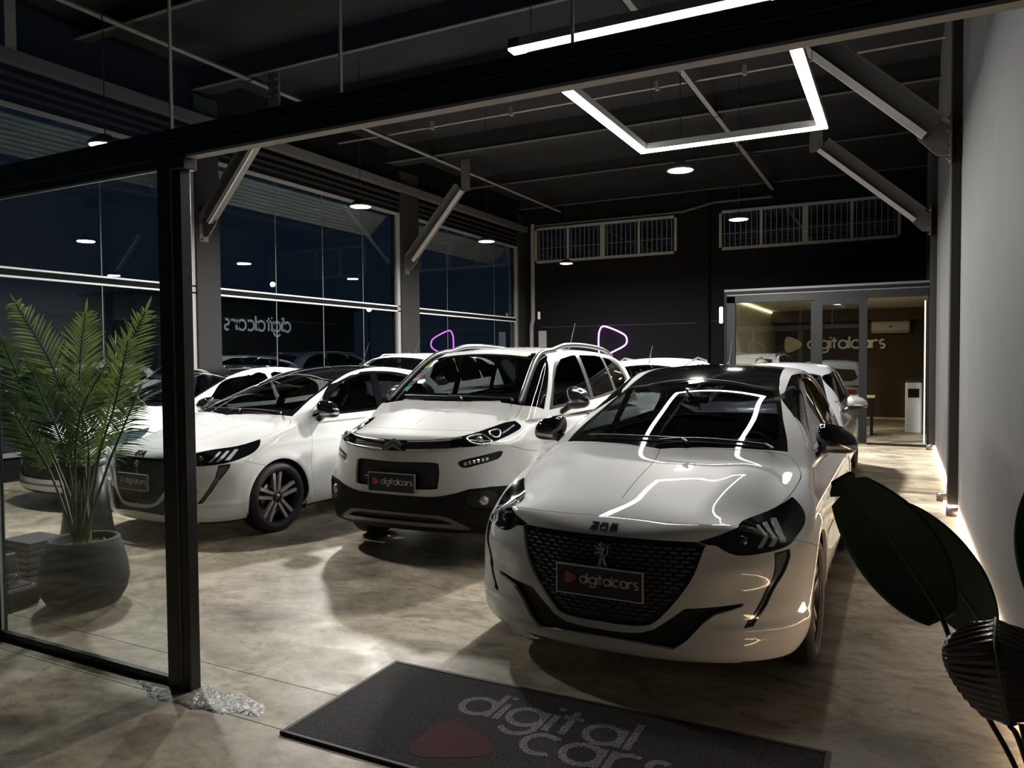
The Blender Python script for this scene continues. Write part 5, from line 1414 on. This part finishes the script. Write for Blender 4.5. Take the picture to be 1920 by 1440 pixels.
m = MB(); m.box((-.9, YB - .06, .0), (.1, YB - .035, .05)); struct(m.build('baseboard_office', mat('office_base', (.7, .6, .45), .5)))
def downlight(x, y, lab):
    t = thing('office_downlight', lab, 'lamp', (x, y, 2.70), 0, 'recessed downlights in the office ceiling')
    m = MB(); m.lathe([(.09, .0), (.11, -.004), (.11, -.012), (.085, -.012), (.085, 0)], 20); m.build('trim_ring', M_white, t)
    m = MB(); m.lathe([(0, -.006), (.085, -.006), (.085, -.003), (0, -.003)], 20); m.build('diffuser', mat('down_face', (1, 1, 1), .5, emit=(1, .90, .68), estr=16), t)
    light('downlight', 'AREA', (x, y, 2.685), 9, .16, (1, .86, .62))
downlight(-1.25, 16.1, 'round downlight in the office ceiling nearer the door')
downlight(-1.25, 18.0, 'round downlight farther back in the office ceiling')
bobj_ = bobj('wall_number', mat('number_white', (.75, .75, .75), .5), ((-3.10, OY - .03, 2.20), (-3.03, OY - .0, 2.52)), bev=.02); tag(bobj_, 'white curved wall fitting left of the office frame', 'fitting')
# ---------------------------------------------------------------- plants and small things
def curve3(pts, n=6): return smooth3(pts, n)
def blade(mb, base, tip, up, w, droop=.0, n=3):
    """narrow pointed leaflet with a shallow V fold"""
    b = np.array(base); t = np.array(tip); d = t - b; L_ = np.linalg.norm(d); d /= L_
    s = np.cross(d, up); s /= max(np.linalg.norm(s), 1e-6); u = np.cross(s, d)
    vs = []; prof = (.35, 1, .85, .0)
    for k in range(4):
        q = k / 3; c = b + d * L_ * q + np.array([0, 0, -droop * q * q]); ww = w * prof[k] / 2
        vs += [c - s * ww + u * ww * .35, c, c + s * ww + u * ww * .35]
    fs = []
    for k in range(3): a = 3 * k; fs += [(a, a + 1, a + 4, a + 3), (a + 1, a + 2, a + 5, a + 4)]
    mb.add(vs, fs)
def leafy(name, c1, c2, rough):
    m = mat(name, c1, rough, noise=(7, .25, c2)); nt = m.node_tree; L = nt.links; b = nt.nodes['Principled BSDF']
    t = nt.nodes.new('ShaderNodeBsdfTranslucent'); src = b.inputs['Base Color'].links[0].from_socket; L.new(src, t.inputs[0])
    x = nt.nodes.new('ShaderNodeMixShader'); x.inputs[0].default_value = .4; L.new(b.outputs[0], x.inputs[1]); L.new(t.outputs[0], x.inputs[2]); L.new(x.outputs[0], nt.nodes['Material Output'].inputs[0])
    return m
M_palm = leafy('palm_green', (.13, .19, .045), (.25, .31, .09), .33)
M_palm2 = leafy('palm_dark', (.06, .105, .032), (.11, .16, .05), .36)
M_stem = mat('palm_stem', (.11, .14, .045), .55, noise=(20, .2, (.06, .065, .03)))
FR = dict(a=[(-4.691, 3.02, .451), (-4.878, 3.08, 1.128), (-5.12, 3.14, 1.514), (-5.581, 3.17, 1.968)], b=[(-4.68, 3.02, .452), (-4.789, 3.12, 1.128), (-4.954, 3.22, 1.513), (-4.958, 3.27, 1.877)],
    c=[(-4.664, 3.02, .454), (-4.57, 3.1, 1.068), (-4.483, 3.18, 1.478), (-4.28, 3.22, 1.868)], d=[(-4.664, 3.02, .454), (-4.424, 2.98, .953), (-4.201, 2.94, 1.291), (-4.037, 2.92, 1.672)],
    e=[(-4.648, 3.02, .455), (-4.32, 2.96, .895), (-4.087, 2.9, 1.138), (-3.91, 2.87, 1.348)], f=[(-4.691, 3.02, .451), (-5.004, 3.02, 1.023), (-5.282, 3.02, 1.408), (-5.485, 3.02, 1.7)],
    g=[(-4.702, 3.02, .45), (-4.826, 2.94, .799), (-4.96, 2.86, 1.109), (-5.139, 2.82, 1.347)], h=[(-4.691, 3.02, .451), (-4.626, 2.92, .882), (-4.613, 2.82, 1.191), (-4.732, 2.77, 1.486)],
    i=[(-4.691, 3.02, .451), (-4.544, 2.9, .823), (-4.289, 2.78, 1.236), (-3.995, 2.72, 1.488)], j=[(-4.702, 3.02, .45), (-4.965, 3.06, .80), (-5.262, 3.1, 1.05), (-5.60, 3.12, 1.20)],
    k=[(-4.691, 3.02, .451), (-4.595, 3.02, .802), (-4.608, 3.02, 1.142), (-4.816, 3.02, 1.412)])
PX, PY = -4.67, 3.03
palm = thing('potted_palm', 'potted areca palm with feathery fronds behind the left storefront glass', 'plant', (PX, PY, 0))
rnd = random.Random(11)
off = np.array([PX, PY, 0])
for nm, pts in FR.items():
    P_ = [np.array(p) - off + (0 if k else np.array([rnd.uniform(-.05, .05), rnd.uniform(-.04, .04), -.06])) for k, p in enumerate(pts)]
    c = curve3(P_, 10); n = len(c)
    m = MB(); m.tube([tuple(q) for q in c], [.009 * (1 - .8 * k / n) + .0015 for k in range(n)], 5)
    o = m.build('frond', M_stem, palm)
    m = MB(); N_ = 34; dark = nm in 'ejghfi'
    view = np.array([.80, -.55, .15])
    for k in range(N_):
        q = .40 + .60 * k / (N_ - 1); fi = min(q * (n - 1), n - 1.001); i0 = int(fi); p = c[i0] + (c[i0 + 1] - c[i0]) * (fi - i0)
        t = c[min(i0 + 2, n - 1)] - c[max(i0 - 1, 0)]; t /= np.linalg.norm(t)
        side = np.cross(t, view); side /= np.linalg.norm(side)
        ln = .235 * (math.sin(PI * min(1, (k + 4) / (N_ + 3)) ** .8) * .75 + .30) * (.85 if dark else 1)
        for s in (-1, 1):
            d = t * rnd.uniform(.78, .98) + side * s * rnd.uniform(.62, .78) + view * rnd.uniform(.0, .35) * (1 if nm in 'acf' else rnd.choice((-1, 1)) * .6)
            d /= np.linalg.norm(d); l2 = ln * rnd.uniform(.88, 1.1)
            blade(m, p, p + d * l2, view + side * s * .9, .0165, droop=rnd.uniform(.01, .05) + (.05 if nm in 'ej' else 0))
        if k == N_ - 1: blade(m, p, p + t * .12, view, .018)
    stuff(m.build('leaflets', M_palm2 if dark else M_palm, o))
m = MB()
for k in range(9):
    a = rnd.uniform(0, 6.28); r = rnd.uniform(.02, .06)
    m.tube([(r * math.cos(a), r * math.sin(a), .36), (r * .9 * math.cos(a), r * .9 * math.sin(a), .55), (r * .8 * math.cos(a) + rnd.uniform(-.02, .02), r * .6 * math.sin(a), .70 + rnd.uniform(0, .12))], [.014, .012, .004], 6)
m.build('stem_sheath', M_stem, palm)
pot_prof = [(0, 0), (.17, 0), (.205, .012), (.245, .08), (.262, .16), (.255, .24), (.232, .34), (.212, .415), (.205, .425), (.185, .425), (.178, .415), (.19, .33), (0, .33)]
m = MB(); m.lathe(pot_prof, 48); m.build('pot', mat('pot_grey', (.042, .044, .044), .7, bump=(25, .2, .002), spec=.2), palm)
m = MB(); m.lathe([(0, .385), (.10, .380), (.185, .365)], 24); m.build('soil', mat('soil', (.03, .025, .02), .9, bump=(60, 1, .01)), palm)
m = MB()
for k in range(160):
    a = rnd.uniform(-1.2, 1.0); r = rnd.uniform(.05, .17); x, y = r * math.cos(a), r * math.sin(a) * .8
    blade(m, (x, y, .37), (x + rnd.uniform(-.03, .03), y + rnd.uniform(-.03, .03), .37 + rnd.uniform(.02, .055)), np.array([rnd.uniform(-1, 1), rnd.uniform(-1, 1), .2]), .007)
stuff(m.build('moss', mat('moss', (.30, .42, .07), .7), palm))

tp = thing('tall_planter', 'tall tapered black planter standing behind the palm', 'planter', (-5.68, 3.72, 0))
m = MB(); m.lathe([(0, 0), (.20, 0), (.215, .01), (.165, .40), (.135, .74), (.125, .745), (.115, .73), (.14, .5), (0, .5)], 36); m.build('pot', mat('pot_black', (.018, .018, .020), .35), tp)
m = MB(); m.lathe([(.118, .745), (.138, .75), (.138, .79), (.118, .795)], 36); m.build('rim_band', mat('rim_band', (.14, .19, .20), .4), tp)
t = thing('ribbed_box', 'stack-ribbed black box left of the grey palm pot', 'box', (-5.55, 3.22, 0))
m = MB(); m.box((-.17, -.13, 0), (.17, .15, .055), bev=.008)
for k in range(5): m.box((-.17 - .006 * (k % 2), -.13, .06 + k * .045), (.17 + .006 * (k % 2), .15, .10 + k * .045), bev=.008)
m.build('body', mat('box_black', (.02, .021, .023), .45), t)
m = MB(); m.box((-.165, -.125, .282), (.165, .145, .292), bev=.004); m.build('lid', mat('box_lid', (.10, .11, .115), .4), t)
t = thing('grey_block', 'rough grey block on the floor beside the palm pot', 'block', (-5.12, 2.80, 0))
m = MB(); m.box((-.22, -.14, 0), (.17, .12, .12), bev=.015); m.build('block', mat('block_grey', (.10, .10, .095), .8, bump=(30, .6, .006)), t)
t = thing('power_box', 'small black power box leaning on the grey block with pale cable', 'power box', (-5.10, 2.81, .12))
M_ = Matrix.Rotation(-.22, 4, 'Y')
m = MB(); m.box((-.07, -.05, .012), (.055, .04, .20), M_, bev=.01); m.build('housing', mat('power_black', (.015, .015, .02), .4), t)
m = MB(); m.box((-.12, -.07, 0), (.12, .07, .012), bev=.004); m.build('foot', M_steel, t)
m = MB(); m.tube([tuple(q) for q in smooth3([(-.05, 0, .20), (-.06, -.02, .30), (-.14, -.03, .36)], 6)], .005, 6); m.tube([tuple(q) for q in smooth3([(-.11, -.055, .12), (-.02, -.075, .05), (.06, -.075, .03), (.13, -.06, .06), (.12, -.03, .09), (.03, -.055, .075)], 6)], .005, 6)
m.build('cable', mat('cable_pale', (.35, .35, .35), .5), t)

# broad leaved plant in front of the right wall
def broad_leaf(parent, rib, halfw, face, name='leaf', fold=.12, ridge=.0, notch=(), matl=None, label=None, NU=40, NV=9, curl=0., pw=.55):
    c = np.array(curve3(rib, 8)); n = len(c); L_ = np.concatenate([[0], np.cumsum(np.linalg.norm(np.diff(c, axis=0), axis=1))]); L_ /= L_[-1]
    face = np.array(face, float); face /= np.linalg.norm(face)
    vs = []; us = np.linspace(0, 1, NU)
    for u in us:
        p = np.array([np.interp(u, L_, c[:, k]) for k in range(3)]); q = np.array([np.interp(min(u + .02, 1), L_, c[:, k]) for k in range(3)]); r = np.array([np.interp(max(u - .02, 0), L_, c[:, k]) for k in range(3)])
        t = q - r; t /= np.linalg.norm(t); s = np.cross(t, face); s /= np.linalg.norm(s); nn = np.cross(s, t)
        w = halfw * max(math.sin(PI * (u * .93 + .035)) ** pw, .04) * (1 - .18 * u)
        for k in range(-NV, NV + 1):
            v = k / NV; ww = w
            for (nu, ns, dp) in notch:
                if (v > 0) == (ns > 0) : ww *= 1 - dp * math.exp(-((u - nu) / .012) ** 2)
            rd = ridge * math.sin(u * 95 - abs(v) * 5) * min(1, abs(v) * 2.5) * (1 - abs(v) * .3)
            vs.append(p + s * v * ww + nn * (fold * w * abs(v) ** 1.3 - curl * v * v * w + rd))
    W_ = 2 * NV + 1; fs = [(a * W_ + b, a * W_ + b + 1, (a + 1) * W_ + b + 1, (a + 1) * W_ + b) for a in range(NU - 1) for b in range(W_ - 1)]
    m = MB(); m.add(vs, fs, True); o = m.build(name, matl, parent, label)
    sl = o.modifiers.new('thick', 'SOLIDIFY'); sl.thickness = .0012
    m = MB(); m.tube([tuple(q) for q in c], [.0055 * (1 - .75 * k / n) for k in range(n)], 6); m.build('midrib', M_rib, o)
    return o
M_leaf = mat('broad_leaf', (.022, .045, .014), .42, noise=(9, .25, (.03, .058, .018)))
M_leafb = mat('broad_leaf_warm_glow', (.045, .030, .020), .3, coat=.5)  # brown puts the warm strip light's glow into the curled leaf's colour
M_rib = mat('leaf_rib', (.11, .14, .06), .5)
bp_ = thing('broad_leaf_plant', 'dark broad leaved plant in the lower right corner by the grey wall', 'plant', (.34, 2.16, 0))
o_ = np.array([.34, 2.16, 0]); R_ = lambda L: [np.array(p) - o_ for p in L]
broad_leaf(bp_, R_([(.104, 2.279, .852), (.047, 2.32, .936), (-.042, 2.346, 1.066), (-.152, 2.329, 1.21)]), .130, (-.42, -1, .25), notch=((.90, -1, .5), (.955, 1, .45), (.985, -1, .3)), matl=M_leaf, ridge=.0010)
broad_leaf(bp_, R_([(.226, 2.451, .772), (.158, 2.532, .863), (.077, 2.584, .983), (.005, 2.618, 1.084)]), .105, (-.42, -1, .25), matl=M_leaf)
broad_leaf(bp_, R_([(.207, 2.109, .924), (.196, 2.012, .891), (.208, 2.000, .805), (.232, 2.06, .690)]), .124, (-.15, -1, .35), fold=-.40, ridge=.0035, matl=M_leafb, label='curled leaf with raised ridges', NU=150, pw=.30)
broad_leaf(bp_, R_([(.366, 2.30, .861), (.360, 2.34, .981), (.356, 2.377, 1.111), (.361, 2.35, 1.283)]), .095, (-.3, -1, .1), matl=M_leaf)
for k, s in enumerate(([(.104, 2.279, .852), (.135, 2.236, .776), (.199, 2.207, .648), (.263, 2.200, .524), (.335, 2.17, .32)], [(.232, 2.06, .690), (.262, 2.11, .620), (.345, 2.16, .32)], [(.226, 2.451, .772), (.27, 2.38, .66), (.34, 2.19, .32)], [(.366, 2.30, .861), (.37, 2.26, .66), (.35, 2.18, .32)])):
    m = MB(); m.tube([tuple(q) for q in curve3(R_(s), 5)], .0065, 6); m.build('leaf_stalk', mat('stalk', (.012, .016, .010), .5), bp_)
m = MB(); m.lathe([(0, 0), (.12, 0), (.15, .30), (.155, .34), (.14, .34), (.135, .31), (0, .31)], 32); m.build('pot', mat('pot_grey', (.075, .078, .078), .7), bp_)

# ---------------------------------------------------------------- the street beyond the left glass
st = struct(bobj('street', mat('asphalt', (.04, .04, .042), .9), ((-45, -6, -.16), (-16, 40, -.02))))
M_fac = mat('far_facade', (.055, .062, .062), .9)
for k, (x, y0, y1, h_, wn_) in enumerate(((-30, 8, 24, 3.4, 3), (-34, 25, 42, 5.0, 4))):
    t = thing('street_building', ('low dim building across the street' if k == 0 else 'taller dim building farther up the street') + ' seen through the left windows', 'building', (x, y0, -.02))
    bobj('wall', M_fac, ((-4, 0, 0), (0, y1 - y0, h_)), parent=t); bobj('roof', mat('far_roof', (.03, .03, .03), .9), ((-4.2, -.2, h_), (.2, y1 - y0 + .2, h_ + .15)), parent=t)
    for q in range(wn_):
        yy = 1.2 + q * (y1 - y0 - 2) / wn_
        bobj('window', mat('far_window', (.02, .03, .035), .2), ((0, yy, 1.0), (.03, yy + 1.5, 2.1)), parent=t)
        bobj('window_lintel', M_joist, ((0, yy - .1, 2.1), (.06, yy + 1.6, 2.2)), parent=t)
# corrugated awning over the pavement
aw = thing('corrugated_awning', 'corrugated metal awning outside above the left windows', 'awning', (XL - .25, 0, 0))
for y0, y1 in ((2.6, 8.6), (9.2, 14.3), (15.2, 20.3)):
    vs = []; n = 50
    for k in range(n + 1):
        q = k / n; z = 4.86 - q * .42; x = -.05 - q * .5 + .018 * math.sin(q * 50)
        vs += [(x, y0, z + .018 * math.cos(q * 50)), (x, y1, z + .018 * math.cos(q * 50))]
    m = MB(); m.add(vs, [(2 * k, 2 * k + 1, 2 * k + 3, 2 * k + 2) for k in range(n)], True); m.build('corrugated_sheet', mat('awning_metal', (.30, .29, .26), .5, metal=.3), aw)
for k, (p, r, e, lab) in enumerate((((-28, 24.6, 5.2), .16, 60, 'bright street lamp seen through the left window above the lettering'), ((-28, 28.3, 5.4), .13, 22, 'street lamp in the middle of the nearest left bay'), ((-28, 36, 4.6), .16, 26, 'street lamp beyond the second window bay'), ((-24, 13.0, 5.2), .10, 16, 'street lamp through the glass above the palm'))):
    t = thing('street_lamp', lab, 'street lamp', (p[0], p[1], -.02), 0, 'street lamps outside')
    m = MB(); m.tube([(0, 0, 0), (0, 0, p[2] - .1)], .05, 6); m.build('pole', M_steel, t)
    m = MB(); m.lathe([(0, r), (r * .7, r * .7), (r, 0), (r * .7, -r * .7), (0, -r)], 12, Matrix.Translation((0, 0, p[2]))); m.build('lamp_head', mat('street_glow_%d' % k, (1, 1, 1), .5, emit=(.95, .97, 1) if k != 2 else (1, .9, .8), estr=e), t)
# ---------------------------------------------------------------- the cars
def copy_tree(o, parent=None):
    c = o.copy(); COL.objects.link(c); c.parent = parent
    for ch in kids.get(o.name, ()): copy_tree(ch, c)
    return c
car = lambda nm, lab, x, y, deg, sc=(1, 1, 1): (lambda t: (setattr(t, 'scale', sc), t)[1])(thing(nm, lab, 'car', (x, y, 0), math.radians(deg)))
hero = car('hatchback_car', 'white hatchback with black roof nearest the camera, behind the door mat', -1.231, 4.114, -90.1)
build_208(CM, .016, hero)
kids = {}
for o in bpy.data.objects:
    if o.parent: kids.setdefault(o.parent.name, []).append(o)
second = copy_tree(hero); second.location = (-5.866, 5.142, 0); second.rotation_euler = (0, 0, math.radians(-92.8))
second['label'] = 'white hatchback with black roof behind the black post and the palm'
hero['group'] = second['group'] = 'white black-roofed hatchbacks'
c3 = car('compact_suv_car', 'white high car with dark lower cladding, silver roof bars and windscreen stickers', -3.458, 5.517, -88.5)
build_c3(CM, .018, c3)
d = car('family_car', 'white car with chrome edged dark grille at far left behind the palm', -8.02, 5.62, -90, (1.04, 1.02, 1.0))
build_far(CM, H208, .028, d, chrome=True, roof='gloss_black', aerial=None)
i_ = car('silver_car', 'silver car with silver mirrors parked behind the nearest white hatchback', -1.40, 8.95, -90, (1.03, 1.0, .985))
build_far(CM, H208, .028, i_, paint='silver', cap='silver', aerial=None)
g_ = car('estate_car', 'white tall car with roof rails and aerial in the second row left', -7.72, 10.05, -90, (1, 1, 1.0))
build_far(CM, HC3, .03, g_, suv=True, rails=True, aerial='front')
h_ = car('white_saloon_car', 'white car roof with short aerial before the back wall', -3.38, 9.9, -90, (1, 1.08, 1.035))
build_far(CM, H208, .03, h_, rails=True, aerial='front')
f_ = car('street_suv_car', 'dark high car parked outside beyond the left glass', -12.95, 12.6, -90, (1.04, 1.05, 1.06))
build_far(CM, HC3, .035, f_, paint='grey_paint', suv=True, rails=True, aerial=None)
e_ = car('street_hatchback_car', 'dark hatchback parked outside at far left behind the palm', -12.9, 7.2, -90, (1, 1, .93))
build_far(CM, H208, .035, e_, paint='grey_paint', aerial=None)
j_ = car('street_grey_car', 'pale grey car roof outside left of the dark high car', -15.4, 12.4, -90, (1, 1, .98))
build_far(CM, H208, .035, j_, paint='silver', aerial=None)
